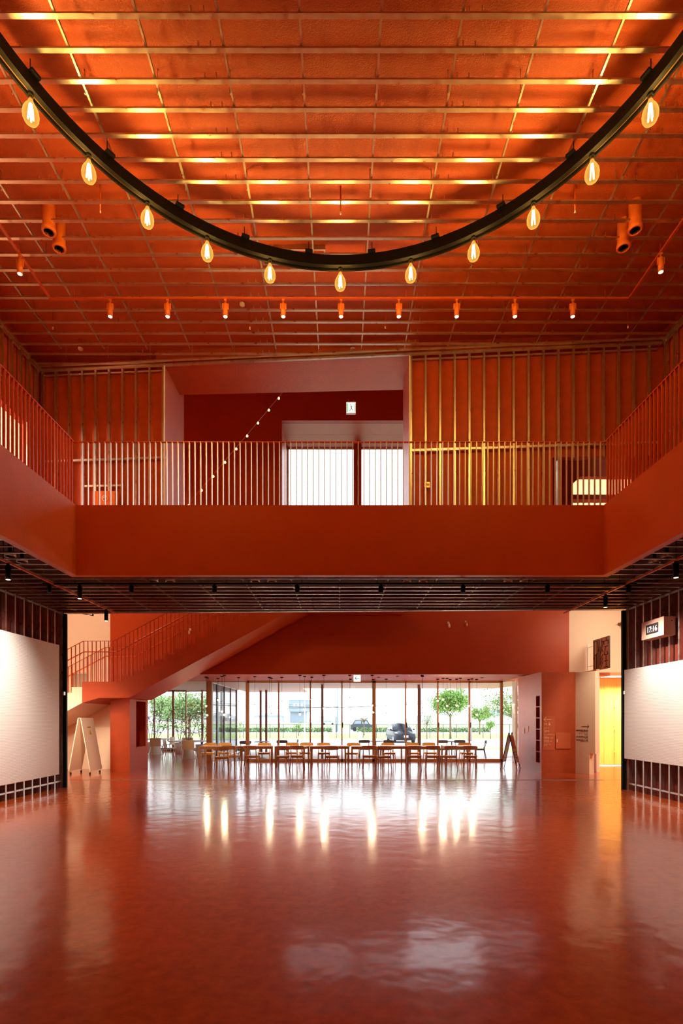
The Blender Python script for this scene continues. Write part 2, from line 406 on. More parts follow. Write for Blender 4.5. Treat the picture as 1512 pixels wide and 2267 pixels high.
MB().beam((-WX, wallY(-WX) - .12, ZU + .012), (WX, wallY(WX) - .12, ZU + .012), .05, .022).build('edge_bar', M['galv'], ceil)
MB().beam((-WX, wallY(-WX) - .03, ZU - .03), (WX, wallY(WX) - .03, ZU - .03), .05, .04).build('edge_bar', M['galv'], ceil)
cm = MB(); cm.box(-.012, .012, NEAR, 11.2, .024, .026); cm.box(-.012, -.010, NEAR, 11.2, .026, .060); cm.box(-.012, .012, NEAR, 11.2, .058, .060)
for j in range(13): cm.box(-.022, -.012, NEAR + 1.2 * j, NEAR + 1.2 * j + .02, .0, .30)
cm = cm.mesh('ceiling_channel', M['galv'])
for j in range(-7, 8):
    link('ceiling_channel', cm, ceil, (.458 + .9 * (j - .0) - .0, 0, ZU))
for s in (-1, 1): MB().box(s * WX - .02, s * WX + .02, NEAR, 12, ZU - .02, ZU + .03).build('edge_bar', M['galv'], ceil)

# lower ceiling under the balcony
lc = sroot('ceiling_lower')
ZP = ZL + .34
MB().prism([(-7.0, DF + .1), (7.0, DF + .1), (7.0, edgeY(7)), (-7.0, edgeY(-7))], ZP, ZP + .08).box(-7.0, -VX - .1, NEAR, DF + .1, ZP, ZP + .08).box(VX + .1, 7.0, NEAR, DF + .1, ZP, ZP + .08).build('ceiling_board', M['lowboard_shaded'], lc)
def lower_bar(x0, x1):
    b = MB(); b.box(x0, x1, -.0125, .0125, 0, .002); b.box(x0, x1, -.0125, -.0105, .002, .020); b.box(x0, x1, .0105, .0125, .002, .020); return b
lm = lower_bar(-WX, WX).mesh('furring_bar', M['galv']); lml = lower_bar(-WX, -VX - .14).mesh('furring_bar', M['galv']); lmr = lower_bar(VX + .14, WX).mesh('furring_bar', M['galv'])
for i in range(-14, 12):
    Y = 9.44 + .3028 * i
    if Y > edgeY(WX) - .12:
        xe = (12.54 - Y) / .036
        if xe > -6: lower_bar(-WX, min(WX, xe)).build('furring_bar', M['galv'], lc, (0, Y, ZL))
    elif Y > DF: link('furring_bar', lm, lc, (0, Y, ZL))
    else: link('furring_bar', lml, lc, (0, Y, ZL)); link('furring_bar', lmr, lc, (0, Y, ZL))
for j in range(-7, 8):
    y0 = DF + .12 if abs(j * .9) < VX + .1 else 5.0
    b = MB(); b.box(-.01, .01, y0, edgeY(j * .9) - .12, .022, .050)
    y = y0 + .25
    while y < DE - .2: b.box(-.022, -.012, y, y + .02, 0, .32); y += .9
    b.build('ceiling_channel', M['bronze'], lc, (j * .9, 0, ZL))
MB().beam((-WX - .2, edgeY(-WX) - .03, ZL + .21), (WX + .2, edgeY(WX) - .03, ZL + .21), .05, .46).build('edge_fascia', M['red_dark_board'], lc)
MB().beam((-WX, edgeY(-WX) - .08, ZL), (WX, edgeY(WX) - .08, ZL), .05, .04).build('edge_bar', M['galv'], lc)

# side walls : board behind, steel studs in front
def side_wall(s, nm):
    r = sroot(nm); DE = DEL if s < 0 else DER
    X0 = s * (WX + .10); X1 = s * (WX + .26)
    a, b_ = min(X0, X1), max(X0, X1)
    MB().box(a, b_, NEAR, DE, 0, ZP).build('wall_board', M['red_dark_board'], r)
    if s < 0:   # upper wall with a tall lit opening
        u = MB().box(a, b_, NEAR, 8.2, ZF2, ZU + .3).box(a, b_, 11.45, 12.3, ZF2, ZU + .3).box(a, b_, 8.2, 11.45, 7.97, ZU + .3)
    else:
        u = MB().box(a, b_, NEAR, 12.3, ZF2, ZU + .3)
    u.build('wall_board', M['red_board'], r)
    # lower studs
    sm = MB(); h = ZL
    sm.box(-.0225, .0225, -.001, .001, 0, 1)   # web face (side, thin)
    def stud(z0, z1):
        q = MB(); x0 = 0; x1 = s * .075
        xa, xb = min(x0, x1), max(x0, x1)
        q.box(xa - (.001 if s < 0 else 0), xb, -.022, -.0205, z0, z1)
        q.box(xa if s > 0 else xb - .0015, (xa + .0015) if s > 0 else xb, -.022, .022, z0, z1)
        q.box(xa, xb, .0205, .022, z0, z1); return q
    lo = stud(0, ZL).mesh('stud', M['galv']); up = stud(ZF2, ZU).mesh('stud', M['galv']); upc = stud(8.0, ZU).mesh('stud', M['galv'])
    D = 1180 * WX / (752 - 13.3) if s < 0 else 1180 * WX / (1502.4 - 752)
    i = -6
    while True:
        Y = D + .303 * i; i += 1
        if Y > DE - .08: break
        link('stud', lo, r, (s * WX, Y, 0))
    i = -6
    while True:
        Y = 11.70 - .303 * (12 - (i + 6)) if s < 0 else 10.86 - .303 * (12 - (i + 6)); i += 1
        if Y > wallY(s * WX) - .05: break
        link('stud', upc if (s < 0 and 8.2 < Y < 11.3) else up, r, (s * WX, Y, 0))
    x0, x1 = sorted((s * (WX + .005), s * (WX + .03)))
    MB().box(x0, x1, 5.5, DE - .1, .14, .175).build('floor_runner', M['galv'], r)
    MB().box(x0, x1, 5.5, DE - .1, ZL - .06, ZL - .02).build('top_runner', M['galv'], r)
    x0, x1 = sorted((s * (WX + .02), s * (WX + .05)))
    MB().box(x0, x1, 5.5, wallY(s * WX) - .02, ZU - .07, ZU - .03).build('top_runner', M['galv'], r)
    zz = 8.36 if s < 0 else 7.42
    MB().box(x0, x1, 7.0, wallY(s * WX) - .02, zz, zz + .04).build('cross_bar', M['galv'], r)
    # closing post of the sliding wall
    x0, x1 = sorted((s * (WX - .02), s * (WX + .02)))
    MB().box(x0, x1, DE - .12, DE - .06, 0, ZL).build('end_post', M['galv'], r)
    xa, xb = sorted((s * (WX - .09), s * (WX - .02)))
    MB().box(xa, xb, DE - .06, DE + .01, 0, ZL - .05).build('end_post', M['black'], r, label='black edge of the sliding wall')
    MB().box(xa + .01, xb - .01, DE - .14, DE - .05, 2.20, 2.28).build('latch', M['galv'], r)
    return r
side_wall(-1, 'wall_left'); side_wall(1, 'wall_right')

# upper back wall (slightly skewed)
wb_ = sroot('wall_back')
TH = math.atan(-.0657)
def bw(x0, x1, z0, z1, d0=.10, d1=.26):
    p = [(x0, wallY(x0) + d0), (x1, wallY(x1) + d0), (x1, wallY(x1) + d1), (x0, wallY(x0) + d1)]
    return MB().prism(p, z0, z1)
XL, XR = -3.82, 1.486
bw(-7.0, XL - .02, ZF2, ZU + .3).build('wall_board', M['red_board'], wb_)
bw(XR + .02, 4.48, ZF2, ZU + .3).build('wall_board', M['red_board'], wb_)
bw(4.48, 6.9, 7.13, ZU + .3).build('wall_board', M['red_board'], wb_)
def stud_b(z0, z1):
    q = MB(); q.box(-.021, .021, 0, .0015, z0, z1); q.box(-.021, -.0195, 0, .075, z0, z1); q.box(.0195, .021, 0, .075, z0, z1); return q.mesh('stud', M['galv'])
S1, S2, S3 = stud_b(ZF2, ZU - .02), stud_b(7.07, ZU - .02), stud_b(6.80, ZU - .02)
for i in range(10):
    x = XL - .05 - .3045 * i
    link('stud', S3 if i in (4, 5, 6) and False else S1, wb_, (x, wallY(x), 0), (0, 0, TH))
n = 0
x = XR + .03
while x < 6.6:
    link('stud', S2 if x > 4.6 else S1, wb_, (x, wallY(x), 0), (0, 0, TH)); x += .3045; n += 1
for x0, x1, z in ((-6.6, XL, 7.36), (XR, 6.55, 7.34)):
    MB().beam((x0, wallY(x0) + .02, z), (x1, wallY(x1) + .02, z), .02, .045).build('cross_bar', M['galv'], wb_)
MB().beam((at(183, 1072, 11.7).x, wallY(-5.6) + .02, 6.78), (at(267, 1072, 11.6).x, wallY(-4.8) + .02, 6.78), .02, .04).build('cross_bar', M['galv'], wb_)
for x0, x1 in ((-6.6, XL), (XR, 6.55)):
    MB().beam((x0, wallY(x0) + .05, ZU - .10), (x1, wallY(x1) + .05, ZU - .10), .03, .03).build('top_runner', M['galv'], wb_)
# deep reveal of the opening to the stair void
rv = sroot('wall_back_opening')
MB().prism([(XL - .015, 11.63), (XL, 11.63), (XL, 13.07), (XL - .25, 13.07), (XL - .25, 11.95), (XL - .015, 11.95)], ZF2, ZU + .3).build('reveal_side', M['red_gloss_daylit'], rv)
MB().prism([(XR, 11.33), (XR + .015, 11.33), (XR + .015, 11.62), (XR + .3, 11.62), (XR + .3, 12.5), (XR, 12.5)], ZF2, ZU + .3).build('reveal_side', M['red_gloss_daylit'], rv)
MB().prism([(XL - .2, wallY(XL) - .0), (XR + .2, wallY(XR) - .0), (XR + .2, 12.50), (XL - .2, 12.72)], ZU - .02, ZU + .5).build('reveal_soffit', M['red_gloss_daylit'], rv)
MB().box(XL - .012, XL + .012, 11.60, 11.625, ZF2, ZU).box(XR - .012, XR + .012, 11.29, 11.31, ZF2, ZU).build('edge_trim', M['white'], rv)
# partitions from the back wall to the void, closing the upper hall roof space
struct('wall_void_near', MB().box(-10.2, XL - .2, 12.72, 12.86, ZP, 12.9).box(XR + .3, 10.2, 12.5, 12.66, ZU + .0, 12.9).box(XR + .3, 3.2, 12.5, 12.66, ZP, ZU)
       .box(XL - .2, XR + .3, 12.5, 12.66, ZU + .5, 12.9), M['red'])

# balcony fascia, walkway slabs
bf = sroot('balcony')
T = .13
MB().box(-VX - T, VX + T, DF, DF + T, ZL - .02, 5.41).build('fascia', M['red_smooth'], bf)
MB().box(-VX - T, -VX, NEAR, DF, ZL - .02, 5.41).build('fascia', M['red_gloss_daylit'], bf)
MB().box(VX, VX + T, NEAR, DF, ZL - .02, 5.41).build('fascia', M['red_smooth'], bf)
MB().box(-7.0, 7.0, DF + T, 12.72, ZF2 - .25, ZF2).box(-7.0, -VX - T, NEAR, DF + T, ZF2 - .25, ZF2).box(VX + T, 7.0, NEAR, DF + T, ZF2 - .25, ZF2).build('walkway', M['red_smooth'], bf)
# railings
def railing(name, label, pts_fn, n, z0, z1, rail_a, rail_b, orient, bm_='rail'):
    r = thing(name, label, 'railing')
    MB().beam(rail_a, rail_b, .036, .014).build('top_rail', M['rail'], r)
    bx, by = (.014, .038) if orient == 'x' else (.038, .014)
    m = MB().box(-bx/2, bx/2, -by/2, by/2, 0, z1 - z0).mesh('baluster', M[bm_])
    for i in range(n):
        x, y = pts_fn(i); link('baluster', m, r, (x, y, z0))
    return r
ZR = 6.55
railing('balcony_railing', 'railing of pale steel bars under a red rail across the far side of the void', lambda i: (-VX + .09 + i * .1, DF + .06), 93, 5.41, ZR, (-VX - .07, DF + .06, ZR), (VX + .07, DF + .06, ZR), 'x', 'steel')
railing('balcony_railing', 'red steel railing running along the left balcony edge', lambda i: (-VX - .06, DF - .02 - i * .1), 60, 5.41, ZR, (-VX - .06, DF + .06, ZR), (-VX - .06, DF - 6, ZR), 'y')
railing('balcony_railing', 'red steel railing running along the right balcony edge', lambda i: (VX + .06, DF - .02 - i * .1), 60, 5.41, ZR, (VX + .06, DF + .06, ZR), (VX + .06, DF - 6, ZR), 'y')

# rooms behind the upper openings
ru = sroot('wall_upper_left_room')
MB().box(-9.6, -9.5, 6.5, 12.6, ZF2, ZU + .3).box(-9.6, -6.9, 12.5, 12.6, ZF2, ZU + .3).box(-9.6, -6.9, 6.5, 6.6, ZF2, ZU + .3).box(-9.6, -6.85, 6.5, 12.6, ZU, ZU + .1).box(-9.6, -6.85, 6.5, 12.6, ZF2 - .1, ZF2).build('room_wall', M['cream'], ru)
ru = sroot('wall_upper_right_room')
MB().box(4.2, 10.2, 16.0, 16.1, ZF2, 9.5).box(10.1, 10.2, 11.3, 16.0, ZF2, 9.5).box(4.2, 4.3, 12.7, 16.0, ZF2, 7.1).build('room_wall', M['cream'], ru)
MB().box(4.2, 10.2, 11.35, 16.0, 9.4, 9.5).build('room_ceiling', M['cream'], ru)
MB().box(4.2, 10.2, 11.3, 16.0, ZF2 - .1, ZF2).build('room_floor', M['red'], ru)
# inner passage wall that the photo shows above the lit part: red sloped soffit and a beam
MB().prism_y([(4.3, 5.3), (5.54, 5.3), (5.54, 7.24), (5.76, 7.43), (8.2, 7.43), (8.2, 9.4), (4.3, 9.4)], 12.75, 12.9).build('inner_screen', M['red'], ru)
MB().box(4.3, 8.2, 12.74, 12.92, 5.28, 6.36 - .0).box(4.3, 4.62, 12.74, 12.92, 5.28, 6.7).box(4.3, 8.2, 12.72, 12.94, 6.30, 6.40).build('inner_rail_wall', M['red'], ru) if False else None
MB().box(5.5, 8.2, 12.72, 12.94, 6.88, 6.99).build('inner_rail_wall', M['red'], ru)

# stair void : far wall, sides, roof
FW = 17.4
SXW = 7.49
fw = sroot('wall_far')
# red middle part with window recess opening  X -1.887 .. 3.9, Z 5.3 .. 9.75
WXL, WXR, WZ0, WZ1 = -1.887, 7.0, 5.6, 11.38
LZ = 3.09
MB().box(-SXW, WXL, FW, FW + .2, LZ, 12.9).box(WXR, SXW, FW, FW + .2, LZ, 12.9).box(WXL, WXR, FW, FW + .2, WZ1, 12.9).box(WXL, WXR, FW, FW + .2, LZ, WZ0).build('wall_board', M['red_smooth'], fw)
wc = MB().box(-SXW - .0, -SXW - .02, FW, FW, 0, 0) if False else MB()
# cream left, with the small bright window
wx0, wx1, wz0, wz1 = gx(158, FW), gx(196, FW), gz(1532, FW), gz(1489, FW)
wc.box(-10.2, wx0, FW - .001, FW + .2, 0, 12.9).box(wx1, -SXW, FW - .001, FW + .2, 0, 12.9).box(wx0, wx1, FW - .001, FW + .2, 0, wz0).box(wx0, wx1, FW - .001, FW + .2, wz1, 12.9)
wc.box(-10.3, -10.2, 12.86, FW + .2, 0, 12.9)
wc.build('wall_plaster', M['cream'], fw)
wc = MB().box(SXW, 11.8, FW - .001, FW + .2, 3.16, 12.9).box(10.2, 10.3, 12.66, FW - .01, 3.16, 12.9)
wc.build('wall_plaster', M['cream'], fw)
struct('ceiling_void', MB().box(-10.3, 10.3, 12.4, FW + .2, 12.8, 13.0), M['red'])
# window_1 : upstairs recess with two frosted lights
wr = sroot('window_1')
DB = 19.2
MB().box(WXL - .15, WXL, FW + .2, DB, WZ0 - .2, WZ1 + .1).box(WXR, WXR + .15, FW + .2, DB, WZ0 - .2, WZ1 + .1).box(WXL, WXR, FW + .2, DB, WZ0 - .15, WZ0).build('window_reveal', M['red_gloss_daylit'], wr)
MB().box(WXL, WXR, FW + .2, 18.28, WZ1, WZ1 + .12).box(WXL, WXR, 18.29, DB, WZ1, WZ1 + .12).build('window_soffit', M['red_gloss_daylit'], wr)
MB().box(WXL - .1, WXR + .1, DB - .02, DB + .1, WZ1 + .03, WZ1 + .3).build('window_head', M['red'], wr)
MB().box(gx(783, 19), gx(800, 19), DB - .3, DB + .05, WZ0, gz(985, 19)).build('window_mullion', M['red'], wr)
MB().box(WXL, WXL + .05, DB - .03, DB + .03, WZ0, WZ1).box(WXL, WXR, DB - .03, DB + .03, WZ0, WZ0 + .05).box(WXL, WXR, DB - .03, DB + .03, WZ1 - .04, WZ1 + .03).build('window_frame', M['frame_white'], wr)
MB().box(WXL + .05, gx(783, 19), DB - .004, DB + .004, WZ0, WZ1).build('window_pane', M['glass'], wr)
MB().box(gx(800, 19), WXR, DB - .004, DB + .004, WZ0, WZ1).build('window_pane', M['glass'], wr)
# window_2 : small window beside the lower stair
wr = sroot('window_2')
MB().box(wx0 - .02, wx1 + .02, FW + .14, FW + .18, wz0 - .02, wz0 + .03).box(wx0 - .02, wx1 + .02, FW + .14, FW + .18, wz1 - .03, wz1 + .02).build('window_frame', M['frame_white'], wr)
MB().box(wx0, wx1, FW + .155, FW + .163, wz0 + .03, wz1 - .03).build('window_pane', M['frost'], wr)

# lobby low ceiling
lo = sroot('ceiling_lobby')
GD = 20.5   # main glazing
MB().box(-SXW, 6.3, FW + .2, GD + .1, LZ, LZ + .35).box(6.3, SXW + .1, FW + .2, 18.3, LZ, LZ + .35).box(-5.2, 6.3, GD + .1, GD + .25, LZ, LZ + .35).build('ceiling_board', M['red'], lo)
MB().box(-11.8, -5.15, GD + .1, 27.2, LZ, LZ + .35).box(-11.8, -SXW, FW + .2, GD + .1, LZ, LZ + .35).build('ceiling_plaster', M['cream'], lo)
# right wing : terracotta block with niche shelves, cream block, alcove
bx = sroot('wall_lobby_block')
BX, BD, BZ = 6.12, 16.16, 3.06
# left face with a column of six square niches
nz0, nz1 = .28, 2.36
ys0, ys1 = 16.30, 16.62
b = MB()
b.box(BX, BX + .2, BD, ys0, 0, BZ).box(BX, BX + .2, ys1, 18.3, 0, BZ).box(BX, BX + .2, ys0, ys1, 0, nz0).box(BX, BX + .2, ys0, ys1, nz1, BZ)
b.box(BX + .2, 7.15, BD, BD + .2, 0, BZ).box(BX + .2, 8.3, BD + .2, 18.3, BZ - .1, BZ).build('block_wall', M['red_gloss_daylit'], bx)
hN = (nz1 - nz0) / 6
q = MB()
for i in range(7): q.box(BX + .002, BX + .2, ys0, ys1, nz0 + i * hN - .018, nz0 + i * hN + .018)
q.build('niche_shelf', M['red'], bx)
MB().box(BX + .2, BX + .5, ys0 - .05, ys1 + .05, nz0 - .05, nz1 + .05).build('niche_lining', M['dark'], bx)
cb = MB().prism([(7.15, BD), (7.34, 15.68), (7.5, 15.72), (7.33, BD + .2)], 0, BZ - .03)
cb.prism([(7.34, 15.68), (7.42, 15.48), (7.56, 15.52), (7.5, 15.72)], .62, BZ - .03)
cb.build('block_wall', M['cream'], bx)
al = sroot('wall_alcove')
MB().box(8.0, 9.1, 18.75, 18.9, 0, 3.5).box(7.9, 8.0, 16.4, 18.75, 0, 3.16).box(7.9, 11.8, FW + .2, 18.9, 3.16, 3.3).build('alcove_wall', M['cream'], al)
MB().box(11.7, 11.8, 12.8, 18.9, 0, 3.16).box(6.9, 11.8, 12.50, 12.6, 0, 12.9).box(-11.8, -6.9, 12.78, 12.88, 0, 4.6).build('alcove_wall', M['cream'], al)
MB().box(10.2, 11.8, 12.66, FW, 3.16, 3.3).build('alcove_ceiling', M['cream'], al)
dw = sroot('door_1')
xs = [9.08, 9.27, 9.62, 10.35]
for a_, b__ in zip(xs[:-1], xs[1:]): MB().box(a_ + .004, b__ - .004, 18.70, 18.74, .02, 3.05, ch=.004).build('wood_panel', M['ply'], dw)
MB().box(10.36, 11.2, 18.70, 18.74, 2.45, 3.05, ch=.004).build('wood_panel', M['ply'], dw)
MB().box(9.64, 10.34, 18.685, 18.70, .03, 2.42, ch=.004).build('door_leaf', M['ply'], dw)
for z in (.4, 1.2, 2.0): MB().tube([(9.63, 18.68, z), (9.63, 18.68, z + .1)], .012).build('hinge', M['brass'], dw)
MB().box(9.04, 11.3, 18.66, 18.75, 3.05, 3.09).build('door_head', M['brass'], dw)

# left wing : red block under the landing
lb = sroot('wall_stair_block')
b = MB().box(-7.06, -6.46, 16.4, 16.6, 0, 2.3)
b.box(-6.66, -6.46, 16.6, 16.92, 0, 2.3).box(-6.9, -6.46, 17.75, 17.95, 0, 2.3).box(-6.66, -6.46, 16.92, 17.75, 0, .72).box(-6.66, -6.46, 16.92, 17.75, 2.2, 2.3)
b.box(-7.06, -6.9, 16.6, 18.0, 0, 2.3)
b.build('block_wall', M['red'], lb)
MB().box(-6.90, -6.84, 16.9, 17.8, .7, 2.25).build('recess_back', M['red'], lb)
MB().box(-6.70, -6.44, 16.90, 17.77, .70, .735).build('recess_sill', M['red'], lb)
MB().box(-11.8, -7.0, FW + .2, 17.9, 0, LZ).build('block_wall', M['cream'], lb)
MB().box(-7.49, -6.6, FW, FW + .2, 2.2, LZ).build('block_wall', M['red'], lb)
struct('wall_lobby_left', MB().box(-12.9, -11.75, 17.8, 27.2, 0, 3.4), M['cream'])

# ------------------------------------------------------------------ glazing
def glazing(name, D, xs_, z1, thick, frame_m, fr=.05):
    r = sroot(name)
    for x in xs_:
        wd = thick.get(x, fr)
        MB().box(x - wd/2, x + wd/2, D - .05, D + .05, 0, z1).build('window_mullion', frame_m, r)
    xa, xb = xs_[0], xs_[-1]
    MB().box(xa, xb, D - .05, D + .05, z1 - .07, z1).build('window_head', frame_m, r)
    MB().box(xa, xb, D - .05, D + .05, 0, .10).build('window_sill', frame_m, r)
    pm = None
    for a, b in zip(xs_[:-1], xs_[1:]):
        MB().box(a + .01, b - .01, D - .006, D + .006, .10, z1 - .07).build('window_pane', M['glass'], r)
    return r
mx_ = [gx(x, GD) for x in (548, 617, 687, 757, 828, 898, 969, 1039, 1110)]
g3 = glazing('window_3', GD, mx_, LZ, {mx_[0]: .13, mx_[4]: .13, mx_[8]: .10}, M['frame'])
for i in (1, 2, 3, 5, 6, 7):
    MB().tube([(mx_[i] + .03, GD - .09, 1.30), (mx_[i] + .03, GD - .09, 1.50)], .014).tube([(mx_[i] + .03, GD - .09, 1.40), (mx_[i] + .02, GD - .04, 1.40)], .01).build('window_handle', M['black'], g3)
# entrance glass between the brown column and the main glazing, receding glass wall, left glazing
wn4 = sroot('window_4')
MB().box(-5.19, -4.98, 20.75, 20.95, 0, LZ).build('window_post', M['frame'], wn4, label='broad brown corner post')
MB().box(-4.98, mx_[0], GD + .14, GD + .15, .02, LZ).build('window_pane', M['glass'], wn4)
for y in (21.7, 23.05, 24.4, 25.75):
    MB().box(-5.03, -4.97, y - .03, y + .03, 0, LZ).build('window_mullion', M['metal_grey'], wn4)
MB().box(-5.02, -4.98, 20.95, 25.8, LZ - .05, LZ).box(-5.02, -4.98, 20.95, 25.8, 0, .05).build('window_rail', M['frame_white'], wn4)
for a, b in ((20.95, 21.67), (21.73, 23.02), (23.08, 24.37), (24.43, 25.72)):
    MB().box(-5.004, -4.996, a, b, .05, LZ - .05).build('window_pane', M['glass'], wn4)
xs5 = [gx(300, 27), gx(342, 27), gx(383.5, 27), gx(412, 27)]
glazing('window_5', 27.0, xs5, LZ, {xs5[2]: .1}, M['frame'])
w6 = sroot('window_6')
pA, pB = Vector((xs5[3], 27.0, 0)), Vector((-5.0, 25.8, 0))
MB().beam(pA + Vector((0, 0, LZ - .05)), pB + Vector((0, 0, LZ - .05)), .06, .07).build('window_head', M['frame_white'], w6)
for t in (.33, .66, 1.0):
    p = pA.lerp(pB, t); MB().box(p.x - .04, p.x + .04, p.y - .04, p.y + .04, 0, LZ).build('window_mullion', M['frame'], w6)
for a, b in ((0, .33), (.33, .66), (.66, 1)):
    MB().beam(pA.lerp(pB, a) + Vector((0, 0, 1.5)), pA.lerp(pB, b) + Vector((0, 0, 1.5)), .01, 3.0).build('window_pane', M['glass'], w6)
w7 = sroot('window_7')
MB().box(mx_[8] + .05, BX + .05, GD - .9, GD - .88, .05, LZ).build('window_pane', M['glass'], w7) if False else None
for x, y, wd in ((gx(1137, 20.3), 20.3, .10), (gx(1143, 20.0), 20.0, .07)):
    MB().box(x - wd/2, x + wd/2, y - .05, y + .05, 0, LZ).build('window_post', M['frame_white'], w7)
MB().prism([(mx_[8] + .05, GD), (mx_[8] + .05, GD + .01), (7.6, GD - 1.2), (7.6, GD - 1.21)], 0, LZ).build('window_pane', M['glass'], w7)

# exterior canopy
cp = sroot('exterior_canopy')
MB().prism([(-4.97, 20.65), (6.25, 20.65), (7.6, 19.0), (8.6, 19.0), (7.25, 25.3), (-1.75, 25.0), (-1.68, 28.7), (-4.97, 28.7)], LZ - .02, LZ + .35).build('canopy_soffit', M['signpeach'], cp)
for i, (px, D, wd) in enumerate(((577, 27.0, .10), (589.5, 26.4, .10), (713.5, 22.2, .095), (927, 22.4, .095), (930.5, 24.8, .05))):
    X = gx(px, D)
    t = MB().box(X - wd/2, X + wd/2, D - wd/2, D + wd/2, -.2, LZ - .02).build('canopy_column', M['column'])
    t['kind'] = 'structure'
t = MB().box(gx(507, 27.6) - .06, gx(507, 27.6) + .06, 27.5, 27.7, -.2, LZ - .02).build('canopy_column', M['grey_col']); t['kind'] = 'structure'

# ------------------------------------------------------------------ exterior ground
G = -.2
struct('ground_deck', MB().box(-4.9, 8.5, 20.65, 29.5, -.3, -.03).box(-30, -4.9, 27.3, 34, -.4, G), M['concrete'])
struct('lawn', MB().prism([(gx(1000, 30), 29.5), (8.5, 24.5), (8.5, 20.7), (25, 20.7), (25, 34), (gx(980, 34), 34)], -.3, G + .03), M['verge'])
struct('road_near', MB().box(-60, 60, 29.5, 46, -.4, G), M['asphalt'])
struct('kerb', MB().box(-60, 60, 45.9, 46.1, G, G + .12), M['concrete'])
struct('verge', MB().box(-80, 80, 46, 66, -.4, G + .05), M['verge'])
struct('road_far', MB().box(-150, 150, 66, 92, -.4, G), M['asphalt'])
struct('field', MB().box(-300, 300, 92, 215, -.4, G), M['field'])
struct('field_dry', MB().box(-800, 800, 215, 900, -.4, G), M['soil'])

# ================================================================== OBJECTS
# ---- staircase
D1, D2 = 15.5, 17.36
st = thing('staircase', 'stepped staircase rising to the right behind the hall, red above the landing and cream below', 'staircase', (0, 0, 0))
X0, TR, RI, NST = -6.29, .302, .16, 16
zL = 2.72
XT = X0 + NST * TR
ZT = zL + NST * RI
body = [(-SXW, zL), (X0, zL), (XT, ZT), (2.0, ZT - .001), (2.0, 5.0), (-1.02, 5.0), (-6.13, 2.247), (-7.0, 2.247), (-SXW, 2.10)]
MB().prism_y(body, D1, D2).build('upper_flight', M['red'], st)
MB().prism_y([(X0 + .001, zL), (XT, ZT - RI), (XT, ZT - RI - .3), (X0, zL - .2)], D1 + .01, D2 - .01).build('step_core', M['red'], st) if False else None
sm = MB().prism_y([(0, 0), (TR, RI), (TR + .001, RI), (0, RI)][:0] or [(0, 0), (TR, RI - .001), (TR, RI), (0, RI)], D1, D2).mesh('step', M['red'])
for i in range(NST):
    link('step', sm, st, (X0 + i * TR, 0, zL + i * RI))
low = [(-SXW - .001, 2.10), (-SXW - .001, zL - RI), (-10.2, zL - RI - (10.2 - SXW) / TR * RI), (-10.2, 2.10 - (10.2 - SXW) * .539)]
MB().prism_y(low, D1, D2).build('lower_flight', M['cream'], st)
sm2 = MB().prism_y([(0, 0), (0, -RI), (-TR, -RI * 2 + .001)][:0] or [(-TR, -RI), (0, -RI), (-TR, -2 * RI)], D1, D2).mesh('step', M['cream'])
for i in range(8): link('step', sm2, st, (-SXW - i * TR, 0, zL - i * RI))

def stair_rail(label, D, dz, mt, xs0, xs1, hz, hm):
    r = thing('stair_railing', label, 'railing')
    def prof(x, off):
        if x < xs0: return zL + off + (x - xs0) * .53
        if x < xs1: return zL + off
        return zL + off + (x - xs1) * .53
    pts = [(-10.0, D, prof(-10.0, dz)), (xs0, D, zL + dz), (xs1, D, zL + dz), (-1.4, D, prof(-1.4, dz))]
    b = MB()
    for p, q in zip(pts[:-1], pts[1:]): b.beam(p, q, .035, .012)
    b.build('top_rail', mt, r)
    hp = [(-10.0, D + .05, prof(-10.0, hz)), (xs0, D + .05, zL + hz), (xs1 + .08, D + .05, zL + hz), (-1.4, D + .05, prof(-1.48, hz))]
    MB().tube(hp, .018).build('handrail', hm, r)
    x = xs0 + .02 - 20 * .121
    i = 0
    while x < -1.4:
        zb = zL if xs0 <= x < X0 else (zL - RI * (1 + int((xs0 + .1 - x - .1) / TR)) if x < xs0 else zL + RI * (1 + int((x - X0) / TR)))
        if x > -9.9:
            b = MB().box(x - .006, x + .006, D - .018, D + .018, zb, prof(x, dz)); b.build('baluster', mt, r)
            if i % 8 == 3: MB().tube([(x, D, prof(x, hz) - .07), (x, D + .05, prof(x, hz) - .02)], .009, 6).build('bracket', mt, r)
        x += .121; i += 1
    return r
stair_rail('red steel stair railing on the near side of the staircase', 15.56, 1.186, M['rail'], -7.49, -6.61, .88, M['rail'])
stair_rail('red steel stair railing on the far side of the staircase, seen through the near one', 17.25, 1.23, M['rail'], -7.59, -6.72, .95, M['orange'])

# ---- pegboards on the side walls
def pegboard(name, label, x0, x1, y0, y1, z0, z1):
    r = thing(name, label, 'board', (x0, y0, z0))
    MB().box(0, x1 - x0, 0, y1 - y0, 0, z1 - z0, ch=.004).build('board_panel', M['peg'], r)
    for z in (.3, z1 - z0 - .3):
        q = MB(); xa = -.035 if x0 > 0 else x1 - x0
        q.box(xa if x0 < 0 else x1 - x0, (xa + .035) if x0 < 0 else x1 - x0 + .035, .1, y1 - y0 - .1, z, z + .04) if False else None
    return r
pegboard('pegboard', 'tall cream perforated board mounted on the studs of the left wall', -6.585, -6.55, 6.5, 12.45, .34, 3.36)
pegboard('pegboard', 'cream perforated board mounted on the studs of the right wall below the clock', 6.55, 6.585, 6.5, 12.27, .725, 2.76)

